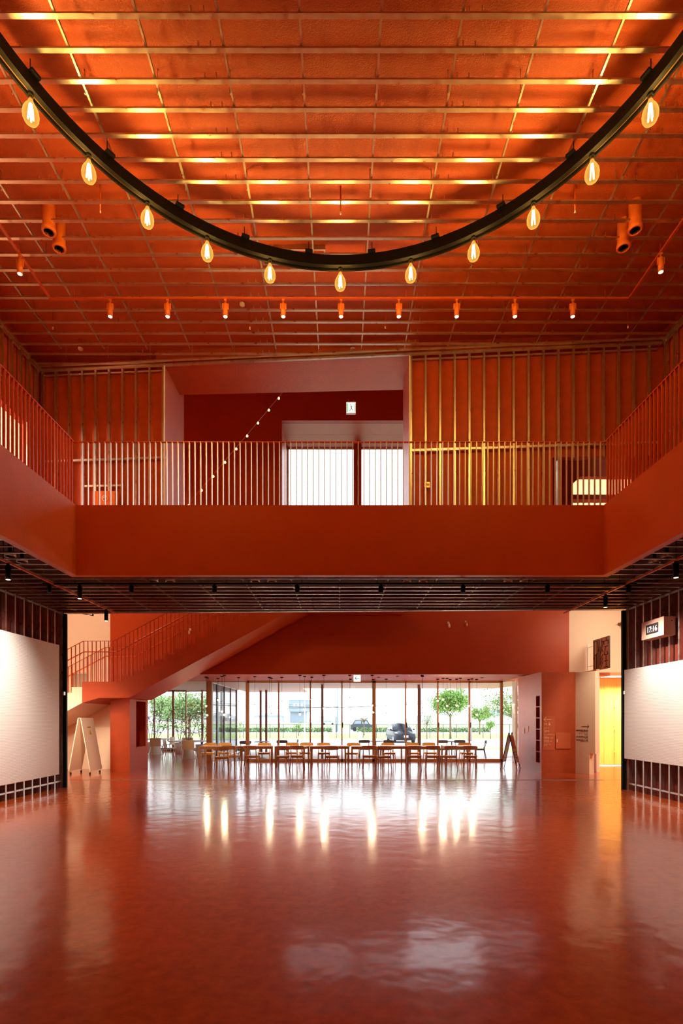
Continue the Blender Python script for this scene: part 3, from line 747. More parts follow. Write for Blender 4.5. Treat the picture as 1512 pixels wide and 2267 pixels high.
# ---- text helper
def text_mesh(name, body, size, mt, parent, mtx, sx=1., sy=1., ext=.002, bold=0., align='LEFT'):
    c = bpy.data.curves.new(name, 'FONT'); c.body = body; c.size = size; c.extrude = ext; c.offset = bold; c.align_x = align; c.resolution_u = 2
    o = bpy.data.objects.new(name, c); COL.objects.link(o)
    bpy.context.view_layer.update()
    m = bpy.data.meshes.new_from_object(o.evaluated_get(bpy.context.evaluated_depsgraph_get()))
    bpy.data.objects.remove(o); m.materials.clear(); m.materials.append(mt)
    m.transform(Matrix.Diagonal((sx, sy, 1, 1))); m.transform(mtx)
    return link(name, m, parent)
FRONT = Matrix.Rotation(R(90), 4, 'X')                     # readable from -Y
def front_at(x, y, z): return Matrix.Translation((x, y, z)) @ FRONT
def faceL(x, y, z): return Matrix.Translation((x, y, z)) @ Matrix.Rotation(R(-90), 4, 'Z') @ FRONT   # readable from -X

# ---- wall clock
ck = thing('wall_clock', 'boxy digital clock reading 17:16 projecting from the right wall', 'clock', (6.38, 10.5, 3.29))
MB().box(0, .24, 0, .77, 0, .37, ch=.006).build('case', M['signpeach'], ck)
MB().box(-.004, .004, .17, .60, .085, .285).build('display', M['dark'], ck)
text_mesh('digits', '17:16', .165, M['led'], ck, faceL(-.006, .565, .125), .98, 1.0, .001, .001)
MB().tube([(.16, -.001, .28), (.16, -.006, .28)], .012).build('screw', M['dark'], ck)

# ---- projecting room sign
sg = thing('projecting_sign', 'salmon panel sign with tall dark characters projecting over the right passage', 'sign', (8.12, 16.05, 3.18))
MB().box(-.012, .012, 0, .98, 0, .95, ch=.003).build('plate', M['signpeach'], sg)
q = MB().box(-.02, .02, -.012, 0, -.01, .96).box(-.02, .02, .98, .992, -.01, .96).box(-.02, .02, 0, .98, .95, .962).box(-.02, .02, 0, .98, -.012, 0)
q.build('frame', M['ink'], sg)
ch = MB()
def stroke(u0, v0, u1, v1, t=.020):   # u from the left edge (far side), v from the bottom, on the face towards -X
    ch.beam((-.018, .98 - u0 * .98, v0 * .95), (-.018, .98 - u1 * .98, v1 * .95), t * 1.3, .010, up=Vector((1, 0, 0)))
for s in ((.02,.955,.28,.955),(.08,.955,.08,.50),(.04,.38,.09,.50),(.08,.50,.19,.50),(.08,.50,.08,.04),(.19,.50,.19,.04),(.08,.04,.19,.04),
          (.24,.955,.24,.04),(.32,.955,.32,.04),(.20,.955,.34,.955),(.20,.52,.34,.52),
          (.44,.97,.36,.60),(.40,.80,.40,.03),(.47,.74,.47,.12),(.57,.97,.52,.74),(.55,.88,.68,.88),(.66,.88,.50,.52),(.54,.70,.64,.54),
          (.64,.48,.50,.32),(.64,.36,.50,.19),(.64,.24,.48,.03),
          (.84,.98,.84,.88),(.70,.88,.96,.88),(.70,.88,.70,.76),(.96,.88,.96,.76),(.72,.70,.94,.70),(.80,.70,.72,.44),(.72,.44,.94,.44),(.88,.54,.95,.44),
          (.83,.43,.83,.03),(.72,.24,.93,.24),(.70,.04,.96,.04)): stroke(*s)
ch.build('characters', M['ink'], sg)
MB().tube([(0, .99, .16), (0, 1.33, .16)], .008, 6).tube([(0, .99, .78), (0, 1.33, .78)], .008, 6).box(-.03, .03, 1.33, 1.35, .05, .90).build('bracket', M['white'], sg)

# ---- directory signs and hatch on the lobby block
FY = BD - .012
ds = thing('directory_sign', 'terracotta directory sign with left arrow on the red block', 'sign', (0, 0, 0))
xa, xb, za, zb = gx(1201.5, 16.16), gx(1228, 16.16), gz(1660.5, 16.16), gz(1585.5, 16.16)
MB().box(xa, xb, FY, BD - .001, za, zb, ch=.002).build('plate', M['signplate'], ds)
def P(px, py): return gx(px, 16.16), gz(py, 16.16)
a = MB()
ax, az = P(1203.5, 1592.8); bx_, _ = P(1220, 1592.8)
a.beam((ax, FY - .003, az), (bx_, FY - .003, az), .004, .017).beam((ax, FY - .003, az), (ax + .065, FY - .003, az + .065), .004, .015).beam((ax, FY - .003, az), (ax + .065, FY - .003, az - .065), .004, .015)
a.build('arrow', M['signtext'], ds)
pg = MB()
for j, ox in enumerate((0, .045)):
    hx, hz = P(1206, 1601); hx += ox
    pg.lathe([(0, 0), (.009, .004), (.009, .014), (0, .018)], 8, (hx, FY - .003, hz))
    pg.prism_y([(hx - .017, hz - .035), (hx - .012, hz - .003), (hx + .012, hz - .003), (hx + .017, hz - .035), (hx + .006, hz - .035), (hx + .005, hz - .075), (hx - .005, hz - .075), (hx - .006, hz - .035)], FY - .005, FY - .001)
hx, hz = P(1214, 1600)
pg.box(hx, hx + .055, FY - .005, FY - .001, hz - .075, hz - .035).box(hx + .004, hx + .05, FY - .005, FY - .001, hz - .028, hz - .018).box(hx + .02, hx + .035, FY - .005, FY - .001, hz - .014, hz + .014)
pg.build('pictograms', M['signtext'], ds)
for body_, sub, py in (('カフェ', 'Cafe', 1612.5), ('事務室', 'Office', 1620), ('キッズスペース', 'Kids space', 1627.5), ('活動室 1,2,3', 'Activity room', 1634.5), ('研修室 1,2', 'Training room', 1641.8), ('大ホール', 'Main hall', 1649)):
    x, z = P(1204, py)
    text_mesh('lettering', body_, .052, M['signtext'], ds, front_at(x, FY - .001, z), 1, 1, .001, .0008)
    text_mesh('lettering', sub, .026, M['signtext'], ds, front_at(x, FY - .001, z - .032), 1, 1, .001, .0003)
d2 = thing('directory_sign', 'brown lettering with right arrow on the cream block', 'sign', (0, 0, 0))
TH2 = math.atan2(15.68 - BD, 7.34 - 7.15)
def onblock(px, py):      # point on the cream block's slanted front
    t = (px - CX) / F; m_ = (15.68 - BD) / (7.34 - 7.15)
    Y = (BD - m_ * 7.15) / (1 - m_ * t); return Vector((t * Y - .006, Y, gz(py, Y)))
RM = Matrix.Rotation(TH2, 4, 'Z')
p0, p1 = onblock(1288, 1608.5), onblock(1304, 1608.5)
dd = (p1 - p0).normalized()
MB().beam(p0, p1, .004, .015).beam(p1, p1 - dd * .06 + Vector((0, 0, .06)), .004, .013).beam(p1, p1 - dd * .06 - Vector((0, 0, .06)), .004, .013).build('arrow', M['inktext'], d2)
for body_, sub, py in (('調理実習室', 'Cooking studio', 1618.6), ('アトリエ', 'Atelier', 1625.5), ('企画展示室', 'Gallery', 1633), ('常設展示室', 'Exhibition room', 1640.2)):
    p = onblock(1302.5, py)
    text_mesh('lettering', body_, .048, M['inktext'], d2, Matrix.Translation(p) @ RM @ FRONT, 1.9, 1, .001, .0005, 'RIGHT')
    text_mesh('lettering', sub, .024, M['inktext'], d2, Matrix.Translation(p - Vector((0, 0, .03))) @ RM @ FRONT, 1.9, 1, .001, .0002, 'RIGHT')
ht = thing('wall_hatch', 'square red hatch door on the lobby block beside the directory', 'hatch', (0, 0, 0))
xa, xb, za, zb = gx(1229.5, 16.16), gx(1262.5, 16.16), gz(1657.5, 16.16), gz(1622.5, 16.16)
MB().box(xa, xb, BD - .03, BD - .001, za, zb, ch=.004).build('door', M['signplate'], ht)
hx, hz = P(1232.5, 1639.5)
MB().box(hx - .012, hx + .012, BD - .036, BD - .03, hz - .05, hz + .045, ch=.002).build('latch', M['white'], ht)
for i, (yy, z, lab) in enumerate(((17.72, 1.24, 'white switch plate on the pink side of the lobby block, the one nearer the windows'), (17.35, 1.31, 'small white intercom plate on the pink side of the lobby block, nearer the shelves'))):
    t = thing('wall_switch', lab, 'switch', (BX, yy, z))
    MB().box(-.012, 0, -.045, .045, -.09, .09, ch=.003).build('plate', M['white'], t)
    MB().box(-.018, -.012, -.02, .02, -.03, .03).build('rocker', M['paper'], t)
# upstairs switch
t = thing('wall_switch', 'brass coloured switch plate on the upper right stud wall', 'switch', (gx(946, 11.25), wallY(1.85) - .004, gz(1072, 11.25)))
MB().box(-.06, .06, -.006, .02, -.06, .06, ch=.003).build('plate', M['brass'], t)
MB().box(-.045, -.02, -.012, -.006, -.02, .02).box(.02, .045, -.012, -.006, -.02, .02).box(-.012, .012, -.012, -.006, -.02, .02).build('rocker', M['bronze'], t)

# ---- fire hydrant cabinet upstairs
fc = thing('fire_cabinet', 'red fire hose cabinet behind the balcony railing on the upper left wall', 'cabinet', (0, 0, 0))
cx0, cx1, cz1 = gx(199, 11.6), gx(255, 11.6), gz(1082, 11.6); cy = wallY(-5.2)
MB().box(cx0, cx1, cy - .03, cy + .12, ZF2, cz1, ch=.005).build('body', M['orange'], fc)
MB().box(cx0 + .05, cx1 - .05, cy - .042, cy - .03, ZF2 + .9, cz1 - .04, ch=.003).build('door', M['orange'], fc)
MB().box(cx0 + .05, cx1 - .05, cy - .042, cy - .03, ZF2 + .06, ZF2 + .86, ch=.003).build('door', M['orange'], fc)
lx, lz = gx(228, 11.6), gz(1099, 11.6)
q = MB()
for ring in (1,):
    pr = [(.062, 0), (.062, .012), (.045, .014), (.045, 0)]
    vv = MB().lathe(pr, 20); q.add([(v[0] + lx, cy - .042 - v[2], v[1] + lz) for v in vv.v], vv.f, True)
q.build('lamp_ring', M['paper'], fc)
q = MB(); vv = MB().lathe([(.0, .03), (.025, .026), (.045, .01), (.045, 0)], 20); q.add([(v[0] + lx, cy - .042 - v[2], v[1] + lz) for v in vv.v], vv.f, True); q.build('lamp_lens', M['lampred'], fc)

# ---- exit signs
es = thing('exit_sign', 'lit white and green exit sign with running figure under the upper soffit', 'sign', (gx(777, 12.9), 12.9, gz(855, 12.9)))
MB().box(-.11, .11, -.02, .02, 0, .25, ch=.004).build('light_panel', M['exit'], es)
MB().box(-.115, .115, -.025, .025, .25, .27).box(-.115, .115, -.025, .025, -.015, 0).build('housing', M['galv'], es)
MB().box(-.105, -.07, -.024, -.02, .02, .23).box(.085, .105, -.024, -.02, .02, .23).build('green_band', M['exitgreen'], es)
MB().lathe([(0, -.012), (.012, 0), (0, .012)], 8, (-.01, -.024, .20)).beam((-.005, -.024, .18), (.012, -.024, .11), .006, .018).beam((.012, -.024, .11), (-.035, -.024, .045), .006, .012).beam((.012, -.024, .11), (.045, -.024, .05), .006, .012).beam((-.005, -.024, .17), (.03, -.024, .14), .006, .009).build('running_figure', M['exitblue'], es)
MB().tube([(-.06, 0, .27), (-.06, 0, .33)], .006, 6).tube([(.06, 0, .27), (.06, 0, .33)], .006, 6).build('hanger', M['galv'], es)
es.location.z = ZU - .02 - .33
e2 = thing('exit_sign', 'lit white sign with a left arrow hanging from the lobby ceiling edge', 'sign', (gx(790.5, 17.55), 17.52, 3.09 - .225))
MB().box(-.115, .115, -.015, .015, 0, .215, ch=.003).build('light_panel', M['exit'], e2)
MB().beam((-.07, -.018, .11), (.08, -.018, .11), .004, .014).beam((-.07, -.018, .11), (-.01, -.018, .165), .004, .016).beam((-.07, -.018, .11), (-.01, -.018, .055), .004, .016).build('arrow', M['exitblue'], e2)
MB().box(-.1, .1, -.01, .01, .215, .226).build('hanger', M['white'], e2)

# ---- ring chandelier with large bulbs
RC, RRr, RZ = Vector((0, 4.748, 0)), 3.943, 8.98
KS = 1.1
rg = thing('ring_light_frame', 'large black circular light rail hanging below the upper ceiling', 'lamp', (RC.x + .01, RC.y, RZ))
n_ = 160
q = MB().lathe([(RRr - .066, 0), (RRr - .066, .165), (RRr + .066, .165), (RRr + .066, 0), (RRr + .040, 0), (RRr + .040, .045), (RRr - .004, .045), (RRr - .004, 0), (RRr - .066, 0)], n_, smooth=False)
q.build('rail_body', M['black'], rg)
MB().lathe([(RRr + .039, .040), (RRr - .003, .040)], n_, smooth=False).build('reflector_strip', M['bronze'], rg)
hm = MB().box(-.06, .06, -.11, .11, .16, .20, ch=.006).tube([(0, 0, .19), (0, 0, ZU - RZ)], .006, 6).mesh('hanger', M['black'])
for k in range(24):
    a_ = R(k * 15 + 7.5); link('hanger', hm, rg, (RRr * math.sin(a_), RRr * math.cos(a_), 0), (0, 0, -a_))
glass = MB().lathe([(.020, -.035), (.026, -.055), (.034, -.075), (.058, -.115), (.076, -.155), (.083, -.195), (.080, -.235), (.064, -.270), (.036, -.292), (0, -.300)], 24).mesh('bulb_glass', M['amber'])
fil = MB()
for k in range(4):
    a_ = k * math.pi / 2 + .4
    fil.tube([(.010 * math.cos(a_), .010 * math.sin(a_), -.085), (.020 * math.cos(a_), .020 * math.sin(a_), -.17), (.026 * math.cos(a_), .026 * math.sin(a_), -.25)], .0085, 6)
M['filament'] = mat('led_filament', (1, .9, .7), .3, emit=(1, .86, .62), estr=14)
M['amber_glow'] = mat('amber_glow', (1, .7, .3), .3)
fil = fil.mesh('filament', M['filament'])
sock = MB().tube([(0, 0, .035), (0, 0, -.005)], .030, 12).mesh('socket', M['black'])
capm = MB().lathe([(0, .0), (.021, -.002), (.022, -.03), (.020, -.04)], 16).mesh('cap', M['brass'])
angs = [-67.4, -56.2, -44.1, -31.0, -16.6, 0, 16.6, 31.0, 44.1, 56.2, 67.4]
more = [79, 92, 105, 255, 268, 281]
BULBS = []
for i, dg_ in enumerate(angs):
    a_ = R(dg_); p = (RRr * math.sin(a_) + .01, RC.y + RRr * math.cos(a_), RZ - .03)
    t = thing('light_bulb', 'large glowing amber bulb under the black ring, %s' % nth(i, 11), 'light bulb', p, 0, 'amber bulbs hanging from the ring')
    for nm_, me_ in (('socket', sock), ('cap', capm), ('bulb_glass', glass), ('filament', fil)): link(nm_, me_, t).scale = (KS, KS, KS)
    BULBS.append(p)
for dg_ in more:
    a_ = R(dg_); p = (RRr * math.sin(a_) + .01, RC.y + RRr * math.cos(a_), RZ - .03); BULBS.append(p)
    t = thing('light_bulb', 'amber bulb on the near half of the ring, %s' % ['first past the right frame edge', 'second past the right frame edge', 'third past the right frame edge', 'third past the left frame edge', 'second past the left frame edge', 'first past the left frame edge'][more.index(dg_)], 'light bulb', p, 0, 'amber bulbs overhead behind the viewer')
    for nm_, me_ in (('socket', sock), ('cap', capm), ('bulb_glass', glass), ('filament', fil)): link(nm_, me_, t).scale = (KS, KS, KS)
for p in BULBS:
    lamp('POINT', 'bulb_light', (p[0], p[1], p[2] - .20), P_BULB, WARM, .055)

# ---- upper spot track with orange spots
XT_, YT_, ZT_ = 5.23, 9.64, ZU - .16
tk = thing('light_track', 'thin red light track in a rectangle just below the upper ceiling', 'light track', (0, 0, 0))
MB().box(-XT_, XT_, YT_ - .018, YT_ + .018, ZT_, ZT_ + .03).build('track', M['rail'], tk)
for s in (-1, 1): MB().box(s * XT_ - .018, s * XT_ + .018, 0, YT_, ZT_, ZT_ + .03).build('track', M['rail'], tk)
q = MB()
for i in range(9):
    x = -4.8 + 1.2 * i; q.tube([(x, YT_, ZT_ + .03), (x, YT_, ZU + .02)], .005, 6)
for s in (-1, 1):
    for i in range(5): q.tube([(s * XT_, 1.5 + 1.8 * i, ZT_ + .03), (s * XT_, 1.5 + 1.8 * i, ZU + .02)], .005, 6)
q.build('suspension_rod', M['rail'], tk)
spb = MB().tube([(0, 0, -.09), (0, 0, -.31)], .044, 14).mesh('lamp_body', M['orange'])
sps = MB().box(-.022, .022, -.014, .014, -.03, 0).tube([(0, 0, -.03), (0, 0, -.10)], .013, 8).box(-.058, .058, -.012, .012, -.19, -.08).mesh('adapter', M['orange'])
spl = MB().tube([(0, 0, -.305), (0, 0, -.314)], .034, 14).mesh('lens', M['lens'])
sx_ = [244, 371, 499, 627, 755, 883, 1011, 1140, 1268]
for i, px in enumerate(sx_):
    x = gx(px, YT_)
    t = thing('track_spotlight', 'orange cylinder spotlight on the far upper track, %s' % nth(i, 9), 'spotlight', (x, YT_, ZT_), 0, 'orange spotlights on the upper track')
    link('lamp_body', spb, t); link('adapter', sps, t); link('lens', spl, t)
    lamp('SPOT', 'spot_light', (x, YT_, ZT_ - .33), P_SPOT, WARMW, .03, target=(x, 9.2, 0), angle=62)
for s, nm in ((-1, 'left'), (1, 'right')):
    Yp = XT_ * 1180 / 708 if s < 0 else XT_ * 1180 / 711
    t = thing('track_spotlight', 'orange cylinder spotlight alone on the %s side run of the upper track' % nm, 'spotlight', (s * XT_, Yp, ZT_))
    link('lamp_body', spb, t); link('adapter', sps, t); link('lens', spl, t)
    lamp('SPOT', 'spot_light', (s * XT_, Yp, ZT_ - .33), P_SPOT, WARMW, .03, target=(s * 3.5, 6.5, 0), angle=55)

# ---- ducts, drops, detectors, vents in the upper ceiling
for px, py, lab in ((108, 515, 'round orange air duct in the upper left ceiling, the nearer of the pair'), (131, 552, 'round orange air duct in the upper left ceiling, the farther of the pair'), (1406, 511, 'round orange air duct in the upper right ceiling, the nearer of the pair'), (1380, 550, 'round orange air duct in the upper right ceiling, the farther of the pair')):
    zb_ = 9.24; D = F * (zb_ - EYE) / (CY - py); x = gx(px, D)
    t = thing('air_duct', lab, 'duct', (x, D, zb_), 0)
    MB().lathe([(.072, .05), (.072, .0), (.098, -.004), (.104, .01), (.104, .06), (.094, .07), (.094, .45)], 28).build('pipe', M['orange'], t)
    MB().lathe([(.072, .0), (.070, .42), (0, .42)], 24).build('inner_lining', M['dark'], t)
for px, py, lab in ((754, 474, 'thin red ceiling drop pipe above the ring'), (222, 471, 'thin red ceiling drop pipe at the upper left'), (1273, 471, 'thin red ceiling drop pipe at the upper right')):
    zb_ = 9.26; D = F * (zb_ - EYE) / (CY - py)
    t = thing('sprinkler', lab, 'sprinkler', (gx(px, D), D, zb_))
    MB().tube([(0, 0, .03), (0, 0, .46)], .012, 8).build('pipe', M['rail'], t); MB().lathe([(0, 0), (.014, .003), (.006, .02), (.012, .04)], 8).build('nozzle', M['white'], t)
for px, py, lab in ((117, 729, 'small pale sprinkler in the dark left end of the upper ceiling'), (553, 729, 'small sprinkler left of centre in the far upper ceiling'), (853, 727, 'small sprinkler right of centre in the far upper ceiling'), (1390, 727, 'small sprinkler in the dark right end of the upper ceiling')):
    zb_ = 9.30; D = F * (zb_ - EYE) / (CY - py)
    t = thing('sprinkler', lab, 'sprinkler', (gx(px, D), D, zb_))
    MB().tube([(0, 0, .03), (0, 0, .42)], .009, 8).build('pipe', M['rail'], t); MB().lathe([(0, 0), (.016, .003), (.006, .02), (.014, .04)], 8).build('nozzle', M['white'], t)
for px, py, lab in ((781, 777, 'round smoke detector at the far edge of the upper ceiling'), (178, 776, 'round smoke detector in the far left of the upper ceiling'), (536, 678, 'round smoke detector above the far spotlights')):
    zb_ = 9.44; D = F * (zb_ - EYE) / (CY - py)
    t = thing('smoke_detector', lab, 'detector', (gx(px, D), D, zb_))
    MB().lathe([(0, 0), (.03, .003), (.05, .02), (.05, .05)], 16).build('housing', M['white'], t); MB().box(-.02, .02, -.02, .02, .05, .24).build('mount', M['rail'], t)
vt = thing('air_vent', 'rectangular slatted air vent set in the upper ceiling behind the ring', 'vent', (gx(650, 9.2), 9.2, 9.6))
q = MB().box(-.55, .55, -.16, -.13, 0, .08).box(-.55, .55, .13, .16, 0, .08).box(-.55, -.52, -.13, .13, 0, .08).box(.52, .55, -.13, .13, 0, .08); q.build('frame', M['galv'], vt)
for i in range(6): MB().box(-.52, .52, -.12 + i * .043, -.105 + i * .043, .01, .06).build('slat', M['rail'], vt)
MB().box(-.52, .52, -.13, .13, .07, .079).build('duct_mouth', M['dark'], vt)

# ---- lower tracks and black spots
lt = thing('light_track', 'dark light track in a frame under the lower ceiling', 'light track', (0, 0, 0))
ZK = 4.12
MB().box(-5.5, 5.5, 9.86, 9.89, ZK, ZK + .03).build('track', M['black'], lt)
for s in (-1, 1): MB().box(s * 5.3 - .016, s * 5.3 + .016, 4, 12.6, ZK, ZK + .03).build('track', M['rail'], lt)
q = MB()
for i in range(8): q.tube([(-4.9 + i * 1.4, 9.875, ZK + .03), (-4.9 + i * 1.4, 9.875, ZP)], .006, 6)
for s in (-1, 1):
    for i in range(5): q.tube([(s * 5.3, 5 + i * 1.7, ZK + .03), (s * 5.3, 5 + i * 1.7, ZP)], .006, 6)
q.build('suspension_rod', M['black'], lt)
sb = MB().tube([(0, 0, -.02), (0, 0, -.15)], .043, 14).box(-.02, .02, -.014, .014, -.02, 0).mesh('lamp_body', M['black'])
sl = MB().tube([(0, 0, -.148), (0, 0, -.153)], .034, 14).mesh('lens', M['dark'])
rowx = [109, 291, 475, 658, 843, 1025, 1212, 1391]
for i, px in enumerate(rowx):
    t = thing('track_spotlight', 'small black spotlight under the lower ceiling, %s of the row' % nth(i, 8).replace('the ', ''), 'spotlight', (gx(px, 9.875), 9.875, ZK), 0, 'black spotlights under the balcony')
    link('lamp_body', sb, t); link('lens', sl, t)
sbL = MB().tube([(0, 0, -.04), (0, 0, -.26)], .042, 14).box(-.02, .02, -.014, .014, -.04, 0).mesh('lamp_body', M['black'])
slL = MB().tube([(0, 0, -.256), (0, 0, -.262)], .034, 14).mesh('lens', M['lens'])
for x, D, lab, tg in ((gx(178, 9.9), 9.875, 'black spotlight near the left wall of the lower ceiling', (-6.6, 9.6, 2.0)), (-5.3, 12.1, 'black spotlight in front of the cream wall at the left', (-7.5, 16.0, .9)), (5.3, 10.63, 'black spotlight near the right wall before the clock', (6.6, 10.4, 1.8)), (5.3, 8.4, 'black spotlight at the right edge of the lower ceiling', (6.6, 8.4, 1.8)), (-5.3, 8.52, 'black spotlight at the left edge of the lower ceiling', (-6.6, 8.6, 1.8))):
    t = thing('track_spotlight', lab, 'spotlight', (x, D, ZK))
    link('lamp_body', sbL, t); link('lens', slL, t)
    lamp('SPOT', 'board_light', (x, D, ZK - .29), P_BOARD if tg[1] < 14 else 520, NEUTRAL if tg[1] < 14 else WARMW, .03, target=tg, angle=110 if tg[1] < 14 else 40, blend=.9)
rgm = MB().lathe([(.075, .0), (.085, -.004), (.088, .0), (.088, .05)], 24).mesh('collar', M['galv'])
rgd = MB().lathe([(.0, .04), (.075, .04), (.075, .0)], 20).mesh('opening', M['dark'])
for i, (px, py) in enumerate(((340, 1288), (377, 1288.5), (565, 1287.5), (602, 1288.5), (900, 1289.5), (936, 1289), (1123.6, 1289.5), (1159, 1289.3), (22, 1232), (49, 1244), (1476, 1235), (1449, 1247))):
    zb_ = 4.24; D = F * (zb_ - EYE) / (CY - py)
    lab = ('round recessed downlight collar in the lower ceiling, %s of the far row' % nth(i, 8)) if i < 8 else 'round downlight collar in the lower ceiling beside the %s wall, the %s one' % ('left' if i < 10 else 'right', 'nearer' if i in (8, 10) else 'farther')
    t = thing('downlight', lab.replace('the middle one of', 'middle of'), 'downlight', (gx(px, D), D, zb_), 0, 'downlight collars under the balcony')
    link('collar', rgm, t); link('opening', rgd, t); MB().box(-.02, .02, -.02, .02, .045, .30).build('stem', M['black'], t)
t = thing('hanging_sign', 'small black framed sign hanging before the cream wall at the left', 'sign', (-6.55, 14.0, 4.30))
MB().beam((-.33, 0, .1), (.1, -.2, .0), .03, .02).beam((-.33, 0, .14), (.1, -.2, .14), .03, .02).beam((.1, -.2, -.01), (.1, -.2, .15), .03, .02).box(-.14, -.12, -.1, -.08, .1, 1.2).build('frame', M['black'], t)
t.location = (gx(205, 14.0), 14.0, gz(1366, 14.0))

# ---- light string in the stair void
ls = thing('light_string', 'slanting cable of small glowing globes across the dark upper stair void', 'string light', (0, 0, 0))
A_, B_ = at(408, 1126, 15.0), at(640, 850, 16.4)
MB().tube([A_ + (A_ - B_) * .35, A_, B_, B_ + (B_ - A_) * .05], .020, 8).build('cable', M['rail'], ls)
dirn = (B_ - A_)
for px, py in ((418, 1114), (446, 1088), (472, 1059), (498, 1032), (523, 1003), (547, 974), (571, 944.5), (595, 914), (617, 885)):
    tt = min(range(1000), key=lambda i: abs(CX + F * (A_ + dirn * i / 1000).x / (A_ + dirn * i / 1000).y - px)) / 1000
    p = A_ + dirn * tt
    MB().lathe([(0, -.098), (.026, -.088), (.036, -.062), (.026, -.035), (0, -.024)], 12, p).build('globe', M['globe2'], ls)

# ---- cafe pendants
pend = [(456, 1498.2, 1563), (458.5, 1500, 1583), (483, 1501.6, 1549.5), (491.5, 1496.7, 1575), (496.7, 1494.5, 1582), (528.5, 1499.5, 1555.5), (564, 1497.3, 1561.8), (596.4, 1499.1, 1568.6), (600.8, 1501.1, 1582),
        (624, 1499, 1554.5), (664, 1494.5, 1581), (674.5, 1497, 1569.5), (690.3, 1498.6, 1548.8), (717, 1494.3, 1568), (774.5, 1494.3, 1547), (776, 1503, 1573), (823.7, 1494.3, 1561.5), (826, 1504, 1577), (855, 1503, 1580.7),
        (934.5, 1494.8, 1580.7), (935.5, 1497, 1569.5), (969, 1503, 1551.5), (981, 1501, 1548.3), (989.8, 1501, 1562.8), (996.5, 1504, 1577), (1011, 1503, 1561.5), (1019.2, 1501, 1581.2), (1037.5, 1504, 1562.5), (1044.9, 1502.5, 1570), (1055.2, 1503.6, 1582.3)]
canm = MB().lathe([(0, -.03), (.045, -.03), (.055, -.022), (.055, 0), (0, 0)], 16).mesh('canopy', M['black'])
gm_ = MB().lathe([(0, -.078), (.022, -.073), (.036, -.058), (.040, -.040), (.036, -.022), (.024, -.008)], 16).mesh('globe', M['globe'])
gc_ = MB().lathe([(.030, -.014), (.024, -.004), (.012, .006), (.008, .02), (0, .022)], 12).mesh('cap', M['brass'])
for i, (px, py, gy) in enumerate(pend):
    D = max(17.68, F * 1.46 / (CY - py)); x = gx(px, D)
    t = thing('pendant_lamp', 'small globe pendant over the lobby tables, %s' % ('number %s along from the left' % ['one','two','three','four','five','six','seven','eight','nine','ten','eleven','twelve','thirteen','fourteen','fifteen','sixteen','seventeen','eighteen','nineteen','twenty','twenty-one','twenty-two','twenty-three','twenty-four','twenty-five','twenty-six','twenty-seven','twenty-eight','twenty-nine','thirty'][i]), 'pendant lamp', (x, D, LZ), 0, 'globe pendants over the lobby tables')
    zg = gz(gy, D) + .04 - LZ
    link('canopy', canm, t); link('globe', gm_, t, (0, 0, zg)); link('cap', gc_, t, (0, 0, zg))
    MB().tube([(0, 0, -.02), (0, 0, zg + .01)], .004, 5).build('cord', M['black'], t)
    if i % 3 == 1: lamp('POINT', 'pendant_light', (x, D, LZ + zg - .11), 26, (1.0, .74, .42), .02)
for i, (px, py) in enumerate(((909, 1494.5), (1090, 1509.5), (838, 1499), (880, 1497.0), (1067, 1500))):
    D = max(17.7, F * 1.46 / (CY - py))
    t = thing('ceiling_fitting', 'small round fitting flush on the pink lobby ceiling, %s' % nth(i, 5), 'ceiling fitting', (gx(px, D), D, LZ), 0, 'round fittings on the lobby ceiling')
    MB().lathe([(0, -.03), (.04, -.026), (.075, 0)], 14).build('housing', M['white' if i < 2 else 'bronze'], t)

# ---- tables
bnd = [441, 534, 607, 684, 774, 840, 900, 977, 1050]
def table(i, x0, x1):
    Dm = 18.0 + (.12 if i % 2 else -.08)
    xa, xb = gx(x0, Dm), gx(x1, Dm); wd = xb - xa - .10
    t = thing('wooden_table', 'oiled wooden lobby table in the long zigzag row, %s' % nth(i, 8), 'table', ((xa + xb) / 2, Dm, 0), R(5 if i % 2 else -5), 'tables in the long zigzag row')
    k = .06 if i % 2 else -.06
    poly = [(-wd/2 - k * .4, -.38), (wd/2 + k * .4, -.38), (wd/2 - k * .4, .38), (-wd/2 + k * .4, .38)]
    MB().prism(poly, .70, .725).build('tabletop', M['wood'], t)
    q = MB()
    ins = [(px_ * .93, py_ * .90) for px_, py_ in poly]
    for a, b in zip(ins, ins[1:] + ins[:1]): q.beam((a[0], a[1], .665), (b[0], b[1], .665), .02, .07)
    q.build('apron', M['wood'], t)
    for px_, py_ in ins:
        l = MB(); v = []
        for z, r_ in ((0, .017), (.70, .029)):
            ox = px_ * (1 + .01 * (1 - z)); v += [(ox - r_, py_ - r_, z), (ox + r_, py_ - r_, z), (ox + r_, py_ + r_, z), (ox - r_, py_ + r_, z)]
        l.add(v, [(0,3,2,1), (4,5,6,7), (0,1,5,4), (1,2,6,5), (2,3,7,6), (3,0,4,7)]).build('leg', M['wood'], t)
    return t
for i in range(8): table(i, bnd[i], bnd[i + 1])

